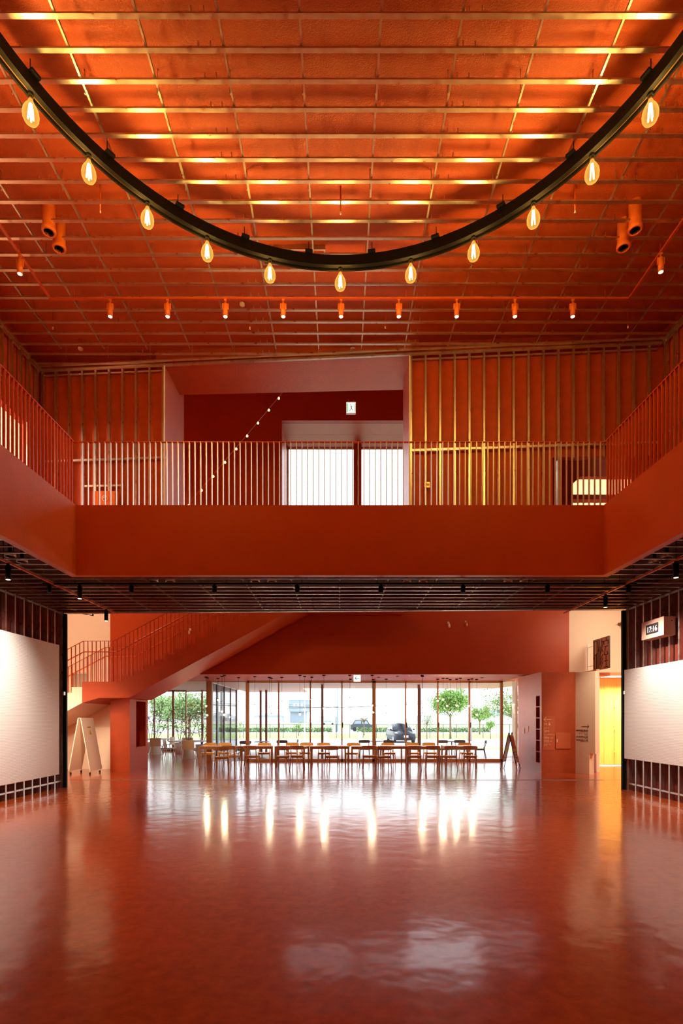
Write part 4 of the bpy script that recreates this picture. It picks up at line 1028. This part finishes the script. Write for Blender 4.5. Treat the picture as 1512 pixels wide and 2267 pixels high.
# ---- chairs (seat faces +Y: back rest towards the viewer)
def chair_meshes(mt):
    d = {}
    q = MB(); n = 12; top = []; 
    prof = [(-.20, -.19), (.20, -.19), (.225, -.10), (.225, .12), (.20, .19), (-.20, .19), (-.225, .12), (-.225, -.10)]
    q.prism(prof, .430, .452); d['seat'] = q.mesh('seat', mt)
    q = MB()
    q.beam((-.18, -.16, .41), (.18, -.16, .41), .018, .045).beam((-.19, .16, .41), (.19, .16, .41), .018, .045).beam((-.18, -.16, .41), (-.19, .16, .41), .018, .045).beam((.18, -.16, .41), (.19, .16, .41), .018, .045)
    d['seat_frame'] = q.mesh('seat_frame', mt)
    q = MB()     # curved plywood back
    v = []; nn = 10
    for k in range(nn + 1):
        u = -1 + 2 * k / nn; x = u * .235; y = -.245 - .055 * (1 - u * u) + .02
        lo_ = .665 - .012 * (1 - u * u); hi = .775 + .008 * (1 - u * u) - (.02 if abs(u) > .99 else 0)
        v += [(x, y - .008, lo_), (x, y + .008, lo_), (x, y + .004, hi), (x, y - .012, hi)]
    fs = [(0, 1, 2, 3), (4*nn+3, 4*nn+2, 4*nn+1, 4*nn)]
    for k in range(nn):
        for j in range(4): fs.append((4*k+j, 4*k+4+j, 4*k+4+(j+1) % 4, 4*k+(j+1) % 4))
    q.add(v, fs, False); d['backrest'] = q.mesh('backrest', mt)
    def leg(a, b, c=None):
        l = MB(); pts = [a, b] + ([c] if c else []); rs = [.012, .018] + ([.012] if c else []); l.tube(pts, rs, 8); return l
    d['legs'] = [leg((-.205, .20, 0), (-.185, .165, .43)).mesh('leg', mt), leg((.205, .20, 0), (.185, .165, .43)).mesh('leg', mt),
                 leg((-.215, -.25, 0), (-.19, -.17, .43), (-.185, -.235, .72)).mesh('leg', mt), leg((.215, -.25, 0), (.19, -.17, .43), (.185, -.235, .72)).mesh('leg', mt)]
    return d
CH = {'w': chair_meshes(M['wood']), 'y': chair_meshes(M['wood_yellow']), 'd': chair_meshes(M['seat_dark'])}
def chair(kind, label, group, x, y, rz, z=0, back='wood'):
    c = CH[kind]; t = thing('dining_chair', label, 'chair', (x, y, z), rz, group)
    link('seat', c['seat'], t); link('seat_frame', c['seat_frame'], t); link('backrest', c['backrest'], t)
    for l in c['legs']: link('leg', l, t)
    return t
frontx = [(491, 16.72, 8), (513.5, 17.3, -14), (559, 17.2, -10), (626, 17.05, 4), (659, 17.32, -4), (735.5, 17.1, -8), (817.5, 17.32, -5), (849, 17.05, 6), (918, 17.2, -8), (956.5, 17.2, -3), (992, 17.2, 14), (1041, 17.2, -16)]
for i, (px, D, rz) in enumerate(frontx):
    chair('w', 'wooden chair, back to the hall, %s in the near row' % nth(i, 12), 'wooden chairs on the near side of the tables', gx(px, D), D, R(rz))
backx = [(461, 18.75, 174), (496, 18.9, 182), (585, 18.85, 186), (646, 19.0, 180), (677, 19.0, 176), (717, 18.85, 184), (780, 18.8, 170), (861, 18.85, 184), (914, 18.9, 178), (952, 18.95, 182), (1032, 18.9, 180)]
for i, (px, D, rz) in enumerate(backx):
    chair('y', 'yellowish chair facing the hall, %s in the far row' % nth(i, 11), 'wooden chairs on the far side of the tables', gx(px, D), D, R(rz))
outx = [(541, 21.8, 20, 'c'), (622, 22.0, 175, 'c'), (646, 22.9, 95, 'c'), (807, 22.2, 180, 'c'), (855, 22.1, 150, 'c'), (982, 22.0, 182, 'c'), (1020, 22.2, 178, 'c'), (1062, 21.9, 80, 'c')]
for i, (px, D, rz, _) in enumerate(outx):
    chair('d', 'dark outdoor chair on the deck behind the glass, %s' % nth(i, 8), 'dark chairs on the deck outside', gx(px, D), D, R(rz), -.03)
# outdoor low tables
for i, (px, D, lab) in enumerate(((580, 22.6, 'dark round outdoor table on the deck at the left'), (832, 23.2, 'dark round outdoor table on the deck in the middle'), (1000, 22.9, 'dark round outdoor table on the deck at the right'))):
    t = thing('outdoor_table', lab, 'table', (gx(px, D), D, -.03))
    MB().lathe([(0, .69), (.33, .69), (.34, .70), (.33, .71), (0, .71)], 28).build('tabletop', M['seat_dark'], t); MB().tube([(0, 0, .02), (0, 0, .69)], .022, 10).build('pole', M['seat_dark'], t)
    MB().lathe([(0, .03), (.20, .015), (.21, 0), (0, 0)], 20).build('base', M['seat_dark'], t)

# ---- leaves / trees
def leaf_cloud(n, fn, size, seed, jitter=.5):
    rnd = random.Random(seed); v = []; f_ = []
    for i in range(n):
        p = fn(rnd); s_ = size * (1 - jitter / 2 + jitter * rnd.random())
        a = Vector((rnd.gauss(0, 1), rnd.gauss(0, 1), rnd.gauss(0, 1))).normalized()
        b = a.cross(Vector((rnd.gauss(0, 1), rnd.gauss(0, 1), rnd.gauss(0, 1)))).normalized()
        k = len(v); v += [p - a * s_, p + b * s_ * .5, p + a * s_, p - b * s_ * .5]; f_.append((k, k + 1, k + 2, k + 3))
    m = MB(); m.v = [tuple(p) for p in v]; m.f = f_; m.sm = [False] * len(f_); return m
def tree(name, label, cat, base, top, rad, nleaf, lsize, trunk_r, leafm, seed, nb=9, lean=(0, 0), group=None, cloudz=1.0, bark='bark', start=.4):
    rnd = random.Random(seed); b = Vector(base); H = top - b.z
    t = thing(name, label, cat, b, 0, group)
    ctr = Vector((lean[0], lean[1], H - rad * cloudz))
    knee = Vector((lean[0] * .35, lean[1] * .35, H * start))
    MB().tube([(0, 0, -.05), (lean[0] * .1, lean[1] * .1, H * start * .5), knee, ctr + Vector((0, 0, rad * .3))], [trunk_r, trunk_r * .85, trunk_r * .7, trunk_r * .25], 8).build('trunk', M[bark], t)
    q = MB(); tips = []
    for k in range(nb):
        a = 2 * math.pi * k / nb + rnd.random(); e = ctr + Vector((math.cos(a) * rad * .8, math.sin(a) * rad * .8, rad * cloudz * (rnd.random() * 1.3 - .5)))
        s_ = knee.lerp(ctr, rnd.random() * .7); mid = s_.lerp(e, .5) + Vector((0, 0, rad * .12))
        q.tube([s_, mid, e], [trunk_r * .4, trunk_r * .25, trunk_r * .08], 5); tips += [e, mid, s_.lerp(e, .8)]
        for j in range(2):
            e2 = mid + Vector((rnd.gauss(0, rad * .3), rnd.gauss(0, rad * .3), rad * .3 * rnd.random())); q.tube([mid, e2], [trunk_r * .18, trunk_r * .05], 4); tips.append(e2)
    q.build('branches', M[bark], t)
    if nleaf:
        def fn(r_):
            c = r_.choice(tips); return c + Vector((r_.gauss(0, rad * .20), r_.gauss(0, rad * .20), r_.gauss(0, rad * .16)))
        leaf_cloud(nleaf, fn, lsize, seed).build('foliage', M[leafm], t)
    return t
GZ = G + .05
tree('street_tree', 'broad green street tree on the verge right of the parked car', 'tree', (gx(997, 48), 48, GZ), gz(1522, 48), 1.55, 5200, .11, .11, 'leaf', 3, 14, cloudz=.8)
tree('street_tree', 'smaller green street tree farther off at the right', 'tree', (gx(1062, 62), 62, GZ), gz(1563, 62), 1.15, 2600, .12, .09, 'leaf2', 4, 10, cloudz=.75)
tree('street_tree', 'nearly bare young tree on the verge beside the car', 'tree', (gx(945, 46), 46, GZ), gz(1568, 46), .75, 260, .06, .05, 'leaf2', 5, 12, cloudz=1.3, start=.35)
tree('street_tree', 'leafless fan-shaped tree by the far road', 'tree', (gx(806, 58), 58, GZ), gz(1580, 58), .80, 0, .06, .06, 'leaf2', 6, 22, cloudz=.7, start=.5)
tree('street_tree', 'slim young tree at the right end of the verge', 'tree', (gx(1086, 47), 47, GZ), gz(1590, 47), .45, 420, .07, .04, 'leaf', 7, 8, cloudz=1.0)
tree('street_tree', 'pale small tree before the dark factory block', 'tree', (gx(661, 56), 56, GZ), gz(1591, 56), .70, 160, .07, .05, 'leaf2', 8, 12, start=.45)
tree('garden_tree', 'leaning tree with open leafy branches at the right garden', 'tree', (gx(1163, 27), 27, G), gz(1514, 27), 1.05, 1500, .055, .05, 'leaf', 9, 16, lean=(-1.25, 0), cloudz=.9, start=.45)
tree('garden_tree', 'dense green tree outside the left corner glazing', 'tree', (gx(420, 36), 36, G), gz(1520, 36), 1.55, 4200, .09, .09, 'leaf2', 10, 14, cloudz=.85)
tree('garden_tree', 'second green tree outside the left glazing, farther left', 'tree', (gx(372, 44), 44, G), gz(1535, 44), 1.5, 3000, .12, .09, 'leaf2', 11, 12, cloudz=.8)
tree('street_tree', 'thin bare tree seen through the entrance glass', 'tree', (gx(531, 50), 50, GZ), gz(1588, 50), .5, 60, .06, .04, 'leaf2', 12, 8)

# ---- distant things
q = MB(); rr = random.Random(5); xs_ = [-200 + 2.5 * i for i in range(161)]
poly = [(xs_[0], G)] + [(x, 4.0 + 1.6 * math.sin(x * .09) + 1.0 * math.sin(x * .31) + rr.random() * 1.1) for x in xs_] + [(xs_[-1], G)]
t = MB().prism_y(poly, 430, 436).build('distant_treeline', M['haze_tree']); t['kind'] = 'stuff'; t['label'] = 'hazy line of distant trees along the horizon'

fb = thing('factory_building', 'dark blue grey factory block with overhanging top on the horizon', 'building', (gx(662, 250), 250, G))
k = 250 / F
MB().box(-20 * k, 14 * k, 0, 14, 0, 9.0).build('walls', M['bldg'], fb); MB().box(-22 * k, 22 * k, -2, 14, 5.3, gz(1550, 250) - G).build('upper_storey', M['bldg'], fb)
MB().box(-22.5 * k, 22.5 * k, -2.2, 14.2, gz(1550, 250) - G, gz(1549, 250) - G).build('roof', M['bldg2'], fb)
q = MB()
for i in range(3): q.box((-12 + i * 8) * k, (-7 + i * 8) * k, -2.1, -2.0, 7.6, 9.0)
q.build('window', M['paper'], fb)
fb = thing('warehouse', 'long pale blue low warehouse behind the field at the left', 'building', (gx(592, 240), 240, G))
k = 240 / F
MB().box(-30 * k, 30 * k, 0, 12, 0, gz(1587, 240) - G).build('walls', M['bldg2'], fb); MB().prism_y([(-31 * k, 2.8), (31 * k, 2.8), (28 * k, 3.6), (-28 * k, 3.6)], -.3, 12.3).build('roof', M['bldg'], fb)
fb = thing('distant_house', 'pale house among trees at the far right of the field', 'building', (gx(1105, 180), 180, G))
MB().box(-3.5, 3.5, 0, 6, 0, 3.2).build('walls', M['concrete'], fb); MB().prism_y([(-4, 3.2), (4, 3.2), (0, 5.2)], -.4, 6.4).build('roof', M['bldg'], fb)
# hedge
for i, (x0, x1) in enumerate(((455, 735), (790, 860), (930, 1085))):
    Dh = 74; xa, xb = gx(x0, Dh), gx(x1, Dh)
    lab = ['long dark clipped hedge across the far road at the left', 'short dark hedge across the far road in the middle', 'clipped hedge across the far road at the right'][i]
    t = thing('hedge', lab, 'hedge', ((xa + xb) / 2, Dh, G)); w2 = (xb - xa) / 2
    leaf_cloud(int(260 * w2), lambda r: Vector((r.uniform(-w2, w2), r.uniform(-.4, .4), r.uniform(0, .62))), .16, 31 + i).build('foliage', M['hedge'], t)
# verge fence
fe = thing('verge_fence', 'thin dark mesh fence with slim posts along the grass verge', 'fence', (0, 50, G))
pm_ = MB().box(-.025, .025, -.025, .025, 0, 1.35).mesh('post', M['metal_grey'])
xx = gx(450, 50); i = 0
while xx < gx(1150, 50): link('post', pm_, fe, (xx, 0, 0)); xx += 1.25
q = MB().box(gx(450, 50), gx(1150, 50), -.012, .012, 1.28, 1.31).box(gx(450, 50), gx(1150, 50), -.008, .008, .68, .695).box(gx(450, 50), gx(1150, 50), -.008, .008, .15, .165)
q.build('fence_rail', M['metal_grey'], fe)
# poles and wires
def pole(name, label, px, D, ytop, r, mt, extra=None):
    t = thing(name, label, 'pole', (gx(px, D), D, G)); H = gz(ytop, D) - G
    MB().tube([(0, 0, 0), (0, 0, H)], [r, r * .75], 10).build('shaft', mt, t)
    if extra == 'rungs':
        q = MB()
        for i in range(9): q.box(-.25, .25, -.02, .02, H - .5 - i * .55, H - .46 - i * .55)
        q.box(-.9, .9, -.05, .05, H - .18, H - .08).build('crossarm', mt, t)
    if extra == 'lamp': MB().box(-.35, .35, -.1, .1, H - .05, H + .08).build('lamp_head', mt, t)
    return t
pole('utility_pole', 'tall stepped utility pole beyond the road near the middle', 747, 78, 1524, .12, M['bldg'], 'rungs')
pole('lamp_post', 'short dark lamp post left of the stepped utility pole', 744, 74, 1566, .06, M['metal_grey'], 'lamp')
pole('utility_pole', 'thick grey concrete utility pole beside the broad street tree', 1040, 44, 1505, .17, M['grey_col'])
pole('flag_pole', 'plain white pole standing before the factory block', 674.5, 34, 1550, .045, M['paper'])
pole('flag_pole', 'slim white pole at the right end of the verge', 1098, 40, 1540, .04, M['paper'])
wr_ = thing('power_lines', 'dark sagging power lines crossing the pale sky', 'power line', (0, 0, 0))
for (xa, ya, xb, yb, D) in ((455, 1551, 760, 1563, 78), (455, 1556, 760, 1566, 78), (455, 1560, 760, 1566.5, 78), (455, 1566, 760, 1566, 78), (760, 1563, 1040, 1543, 78), (760, 1566, 1040, 1547, 78), (760, 1566.5, 1040, 1550, 78), (340, 1545, 455, 1551, 78), (340, 1551, 455, 1556, 78), (1040, 1543, 1160, 1536, 78)):
    a, b = at(xa, ya, D), at(xb, yb, D); pts = [a.lerp(b, t_ / 8) - Vector((0, 0, .12 * math.sin(math.pi * t_ / 8))) for t_ in range(9)]
    MB().tube(pts, .03, 5).build('wire', M['metal_grey'], wr_)

# ---- parked hatchback
car = thing('hatchback_car', 'dark navy hatchback parked facing the windows', 'car', (gx(899, 40.6), 40.6, G), R(7))
def loft(secs):   # list of (y, [(x,z)...]) half-profiles mirrored
    m = MB(); n = len(secs[0][1]); v = []
    for y, pr in secs:
        full = [(-x, z) for x, z in pr] + [(x, z) for x, z in reversed(pr)]
        v += [(x, y, z) for x, z in full]
    N = 2 * n; fs = []
    for i in range(len(secs) - 1):
        for k in range(N):
            k2 = (k + 1) % N; fs.append((i*N+k, (i+1)*N+k, (i+1)*N+k2, i*N+k2))
    fs.append(tuple(range(N))); fs.append(tuple((len(secs)-1)*N + k for k in range(N))[::-1]); return m.add(v, fs, True)
# y=0 at the nose, increasing towards the tail
low_ = [(0, [(0, .22), (.60, .24), (.66, .40), (.62, .60), (.30, .68), (0, .70)]),
        (.10, [(0, .20), (.74, .22), (.80, .42), (.76, .66), (.40, .76), (0, .78)]),
        (.45, [(0, .20), (.82, .22), (.85, .50), (.80, .78), (.45, .86), (0, .88)]),
        (1.0, [(0, .20), (.84, .22), (.86, .55), (.80, .88), (.50, .95), (0, .97)]),
        (2.2, [(0, .20), (.84, .22), (.86, .55), (.80, .92), (.50, .96), (0, .97)]),
        (3.5, [(0, .20), (.82, .22), (.85, .60), (.78, .95), (.50, .97), (0, .98)]),
        (3.75, [(0, .26), (.74, .30), (.78, .60), (.70, .90), (.50, .94), (0, .95)])]
loft(low_).build('body', M['car'], car)
cab = [(.95, [(0, .94), (.74, .90), (.72, .96), (.70, .98), (.4, .985), (0, .99)]),
       (1.55, [(0, .94), (.76, .92), (.66, 1.28), (.60, 1.36), (.35, 1.40), (0, 1.41)]),
       (2.3, [(0, .94), (.77, .92), (.67, 1.36), (.60, 1.45), (.35, 1.49), (0, 1.50)]),
       (3.3, [(0, .94), (.76, .92), (.66, 1.34), (.60, 1.42), (.35, 1.46), (0, 1.47)]),
       (3.70, [(0, .94), (.72, .92), (.66, 1.00), (.6, 1.04), (.35, 1.05), (0, 1.05)])]
loft(cab).build('cabin', M['car'], car)
ws = MB(); ws.add([(-.64, .98, .985), (.64, .98, .985), (.56, 1.50, 1.345), (-.56, 1.50, 1.345)], [(0, 1, 2, 3)]).build('windscreen', M['carglass'], car)
for s in (-1, 1):
    MB().add([(s * .775, 1.25, .98), (s * .70, 1.62, 1.28), (s * .70, 2.9, 1.30), (s * .775, 3.2, 1.0)], [(0, 1, 2, 3) if s > 0 else (3, 2, 1, 0)]).build('side_window', M['carglass'], car)
    MB().add([(s * .42, .055, .60), (s * .70, .13, .62), (s * .80, .42, .80), (s * .66, .34, .82), (s * .50, .16, .74)], [(0, 1, 2, 3, 4) if s > 0 else (4, 3, 2, 1, 0)]).build('headlight', M['headlight'], car)
    MB().cbox(min(s * .84, s * 1.0), max(s * .84, s * 1.0), 1.15, 1.25, .96, 1.08, .03).build('wing_mirror', M['car'], car)
    for y in (.75, 3.1):
        w_ = MB().tube([(s * .66, y, .30), (s * .84, y, .30)], .30, 20).build('wheel', M['tyre'], car)
        MB().tube([(s * .835, y, .30), (s * .852, y, .30)], .19, 14).build('hubcap', M['carpale'], w_)
MB().box(-.45, .45, -.02, .03, .26, .40).box(-.34, .34, -.005, .05, .60, .66).build('grille', M['dark'], car)
MB().box(-.17, .17, -.035, -.015, .42, .58).build('number_plate', M['paper'], car)
MB().lathe([(0, 0), (.045, .0), (.045, .01), (0, .01)], 14, (0, .03, .685)).build('bonnet_badge', M['carpale'], car)
def side_car(name, label, px, D, L, H, mt, z=G):
    t = thing(name, label, 'car', (gx(px, D), D, z)); h = H
    MB().prism_y([(-L/2, .25), (-L/2, h * .55), (-L * .42, h * .62), (-L * .30, h * .96), (-L * .05, h), (L * .22, h * .96), (L * .34, h * .62), (L / 2, h * .52), (L / 2, .25)], -.8, .8).build('body', mt, t)
    MB().prism_y([(-L * .37, h * .64), (-L * .28, h * .90), (-L * .04, h * .93), (-L * .04, h * .64)], -.82, -.79).prism_y([(0, h * .64), (0, h * .93), (L * .19, h * .90), (L * .28, h * .64)], -.82, -.79).build('side_window', M['carglass'], t)
    for x in (-L * .32, L * .31):
        wv = MB(); wv.tube([(x, -.84, .32), (x, -.6, .32)], .32, 16).build('wheel', M['tyre'], t)
side_car('passing_car', 'dark car passing on the far road behind the bare fan-shaped tree', 801, 80, 3.4, 1.75, M['cardark'])
side_car('parked_car', 'pale blue car far off in front of the treeline', 727, 170, 4.2, 1.5, M['carpale'])
# white wedge shaped markers by the deck
for px, lab in ((722, 'white wedge shaped marker on the tarmac left of the middle'), (798, 'white wedge shaped marker on the tarmac below the bare tree')):
    D = 36; t = thing('wedge_marker', lab, 'marker', (gx(px, D), D, G))
    MB().prism_y([(-.16, 0), (.28, 0), (.05, 1.0), (-.10, 1.0)], -.08, .08).build('body', M['paper'], t); MB().box(-.22, .34, -.14, .14, 0, .04).build('base', M['grey_col'], t)

# ---- round white tables with trees and pale chairs in the left bay
M['table_white'] = M['white']
for i, (px, D, rad, lab, lf) in enumerate(((417, 22.2, .82, 'round white table with a golden-leaved tree growing through it', 'leaf_gold'), (344, 24.8, .85, 'round white table with a dark-leaved tree beside the left wall', 'leaf_in'))):
    x = gx(px, D)
    t = thing('round_table', lab.replace('with a', 'around a'), 'table', (x, D, 0))
    MB().lathe([(.14, .70), (rad - .01, .70), (rad, .712), (rad - .01, .725), (.14, .725), (.14, .70)], 40).build('tabletop', M['white'], t)
    MB().lathe([(.36, 0), (.30, .05), (.20, .40), (.24, .70)], 28).build('pedestal', M['white'], t)
    p = thing('potted_tree', ['golden-leaved indoor tree rising from the nearer round table', 'dark-leaved indoor tree rising from the farther round table'][i], 'potted tree', (x, D, .70))
    MB().lathe([(.0, .0), (.13, .0), (.135, .03), (0, .025)], 16).build('soil', M['bark'], p)
    rnd = random.Random(40 + i); q = MB(); tips = []
    for (ox, H) in ((0, 1.55), (.45, 1.25), (-.35, 1.0)) if i == 0 else ((.35, 1.9), (-.2, 2.2), (.75, 1.3)):
        q.tube([(ox * .1, 0, 0), (ox * .5, .05, H * .35), (ox, 0, H)], [.014, .012, .004], 6)
        for k in range(16):
            z = H * (.25 + .75 * rnd.random()); b0 = Vector((ox * (.3 + .7 * z / H), 0, z)); e = b0 + Vector((rnd.gauss(0, .28), rnd.gauss(0, .25), .12 * rnd.random())); q.tube([b0, e], [.005, .002], 4); tips += [e, b0.lerp(e, .6)]
    q.build('stems', M['bark'], p)
    leaf_cloud(520, lambda r: r.choice(tips) + Vector((r.gauss(0, .06), r.gauss(0, .06), r.gauss(0, .06))), .032, 50 + i).build('foliage', M[lf], p)
tp = [('tall dark-leaved indoor tree in a white tub by the left glazing', gx(398, 25.6), 25.6), ('dark-leaved indoor tree in a white tub by the corner post', gx(446, 23.9), 23.9), ('dark-leaved indoor tree in a white tub at the far left window', gx(334, 26.2), 26.2)]
for i, (lab, x, D) in enumerate(tp):
    p = thing('potted_tree', lab, 'potted tree', (x, D, 0)); rnd = random.Random(60 + i)
    MB().lathe([(0, 0), (.22, 0), (.27, .5), (.25, .5), (.24, .44), (0, .44)], 24).build('tub', M['white'], p)
    q = MB(); tips = []
    for ox, H in ((-.3, 2.1), (.15, 2.3), (.5, 1.8)):
        q.tube([(0, 0, .44), (ox * .5, .05, H * .55), (ox, 0, H)], [.016, .012, .004], 6)
        for k in range(18):
            z = H * (.42 + .58 * rnd.random()); b0 = Vector((ox * z / H, 0, z)); e = b0 + Vector((rnd.gauss(0, .30), rnd.gauss(0, .25), .1 * rnd.random())); q.tube([b0, e], [.005, .002], 4); tips += [e, b0.lerp(e, .6)]
    q.build('stems', M['bark'], p)
    leaf_cloud(640, lambda r: r.choice(tips) + Vector((r.gauss(0, .07), r.gauss(0, .07), r.gauss(0, .07))), .034, 70 + i).build('foliage', M['leaf_in'], p)
def shell_chair(label, x, y, rz, group=None):
    t = thing('shell_chair', label, 'chair', (x, y, 0), rz, group)
    MB().prism([(-.22, -.2), (.22, -.2), (.23, .18), (-.23, .18)], .43, .45).build('seat', M['chair_white'], t)
    q = MB(); v = []; nn = 8
    for k in range(nn + 1):
        u = -1 + 2 * k / nn; x_ = u * .235; y_ = -.20 - .05 * (1 - u * u)
        v += [(x_, y_, .44), (x_, y_ + .014, .44), (x_ * 1.0, y_ - .03, .80), (x_, y_ - .045, .80)]
    fs = [(0, 1, 2, 3), (4*nn+3, 4*nn+2, 4*nn+1, 4*nn)]
    for k in range(nn):
        for j in range(4): fs.append((4*k+j, 4*k+4+j, 4*k+4+(j+1) % 4, 4*k+(j+1) % 4))
    q.add(v, fs).build('backrest', M['chair_white'], t)
    for sx2 in (-1, 1):
        MB().tube([(sx2 * .19, .15, .43), (sx2 * .21, .22, 0)], [.017, .012], 8).build('leg', M['chair_white'], t)
        MB().tube([(sx2 * .20, -.18, .43), (sx2 * .22, -.28, 0)], [.017, .012], 8).build('leg', M['chair_white'], t)
    return t
shell_chair('beige chair seen from behind at the nearer round white table', gx(419.5, 21.15), 21.15, R(2))
shell_chair('beige chair seen side-on at the left of the nearer round table', gx(377, 21.9), 21.9, R(-85))
shell_chair('beige chair at the right of the nearer round table, half hidden by the post', gx(449, 22.6), 22.6, R(100))
shell_chair('pale chair seen from behind at the farther round table', gx(347, 23.6), 23.6, R(4))
shell_chair('pale chair at the right side of the farther round table', gx(372, 25.0), 25.0, R(80))
shell_chair('pale chair on the window side of the nearer round table', gx(412, 23.5), 23.5, R(178))

# ---- A board by the right glazing
ab = thing('easel_board', 'folding A-shaped notice board with thin dark legs by the right glazing', 'notice board', (gx(1130, 17.35), 17.35, 0), R(62))
for s in (-1, 1):
    for x in (-.28, .28):
        MB().beam((x, s * .26, 0), (x, 0, 1.20), .022, .022).build('leg', M['ink'], ab)
    M2 = Matrix.Translation((0, s * .135, .62)) @ Matrix.Rotation(s * math.atan2(.26, 1.2), 4, 'X')
    MB().box(-.27, .27, -.008, .008, -.40, .50, M2).build('panel', M['paper'], ab)
    if s < 0 or True:
        q = MB().box(-.24, .24, s * .012 - .003, s * .012 + .003, .05, .46, M2); q.build('poster', M['signpeach'], ab)
        for k in range(3): MB().box(-.20, .18 - .05 * k, s * .012 - .003, s * .012 + .003, -.08 - k * .09, -.04 - k * .09, M2).build('printed_line', M['grey_col'], ab)
for x in (-.27, .27): MB().tube([(x, -.17, .4), (x, .17, .4)], .006, 6).build('stay', M['ink'], ab)

# ---- folding display board on castors at the left
fd = thing('folding_display_board', 'cream folding display board on castors under the left stair', 'display board', (-7.62, 15.6, 0))
for s in (-1, 1):
    q = MB(); a = (s * .30, .11); b = (s * .02, 1.67)
    v = []
    for y in (0, .78):
        v += [(a[0], y, a[1]), (a[0] + s * .025, y, a[1]), (b[0] + s * .025, y, b[1]), (b[0], y, b[1])]
    q.add(v, [(0,1,2,3), (7,6,5,4), (0,4,5,1), (1,5,6,2), (2,6,7,3), (3,7,4,0)]).build('panel', M['whiteboard'], fd)
    for y in (.06, .70):
        c = MB().tube([(s * .27, y, .035), (s * .30, y, .035)], .035, 14).build('castor', M['tyre'], fd)
        MB().box(min(s * .265, s * .305), max(s * .265, s * .305), y - .01, y + .01, .035, .115).build('castor_fork', M['galv'], c)
MB().beam((.0, .0, 1.665), (.0, .78, 1.665), .07, .012).build('ridge_hinge', M['white'], fd)
sl_ = (1.67 - .11) / .28
def onp(y, z): return (.325 - (z - .11) / sl_ + .003, y, z)
q = MB(); q.add([onp(.28, 1.36), onp(.50, 1.36), onp(.50, 1.41), onp(.28, 1.41)], [(0, 1, 2, 3)]); q.add([onp(.34, 1.17), onp(.50, 1.17), onp(.42, 1.32)], [(0, 1, 2)])
q.build('warning_sticker', M['yellow'], fd)

# ---- small wall fittings
def wall_fit(label, px, py, D, mt, rz=0):
    t = thing('wall_camera', label, 'camera', (gx(px, D), D, gz(py, D)), rz)
    MB().lathe([(0, 0), (.04, 0), (.045, .05), (.03, .12), (0, .125)], 14, (0, -.12, -.11)).build('body', mt, t)
    MB().tube([(0, -.12, .0), (0, 0, .05)], .012, 8).box(-.03, .03, -.012, 0, .02, .10).build('bracket', mt, t); return t
wall_fit('small pale dome camera on the wall above the stair', 421, 1398, 17.4, M['white'])
wall_fit('small white camera on the red wall right of centre, left of two', 992.5, 1383, 17.4, M['white'])
wall_fit('small brass lamp on the red wall right of centre, right of two', 1031, 1381, 17.4, M['brass'])
t = thing('wall_bracket_fan', 'three-pronged metal bracket on the cream wall at the right', 'bracket', (gx(1370, 17.38), 17.38, gz(1383, 17.38)))
MB().beam((0, -.1, 0), (-.10, -.16, .02), .03, .03).beam((0, -.1, 0), (.05, -.1, .11), .02, .03).beam((0, -.1, 0), (.05, -.1, -.11), .02, .03).tube([(0, 0, 0), (0, -.12, 0)], .035, 10).build('arms', M['bronze'], t)
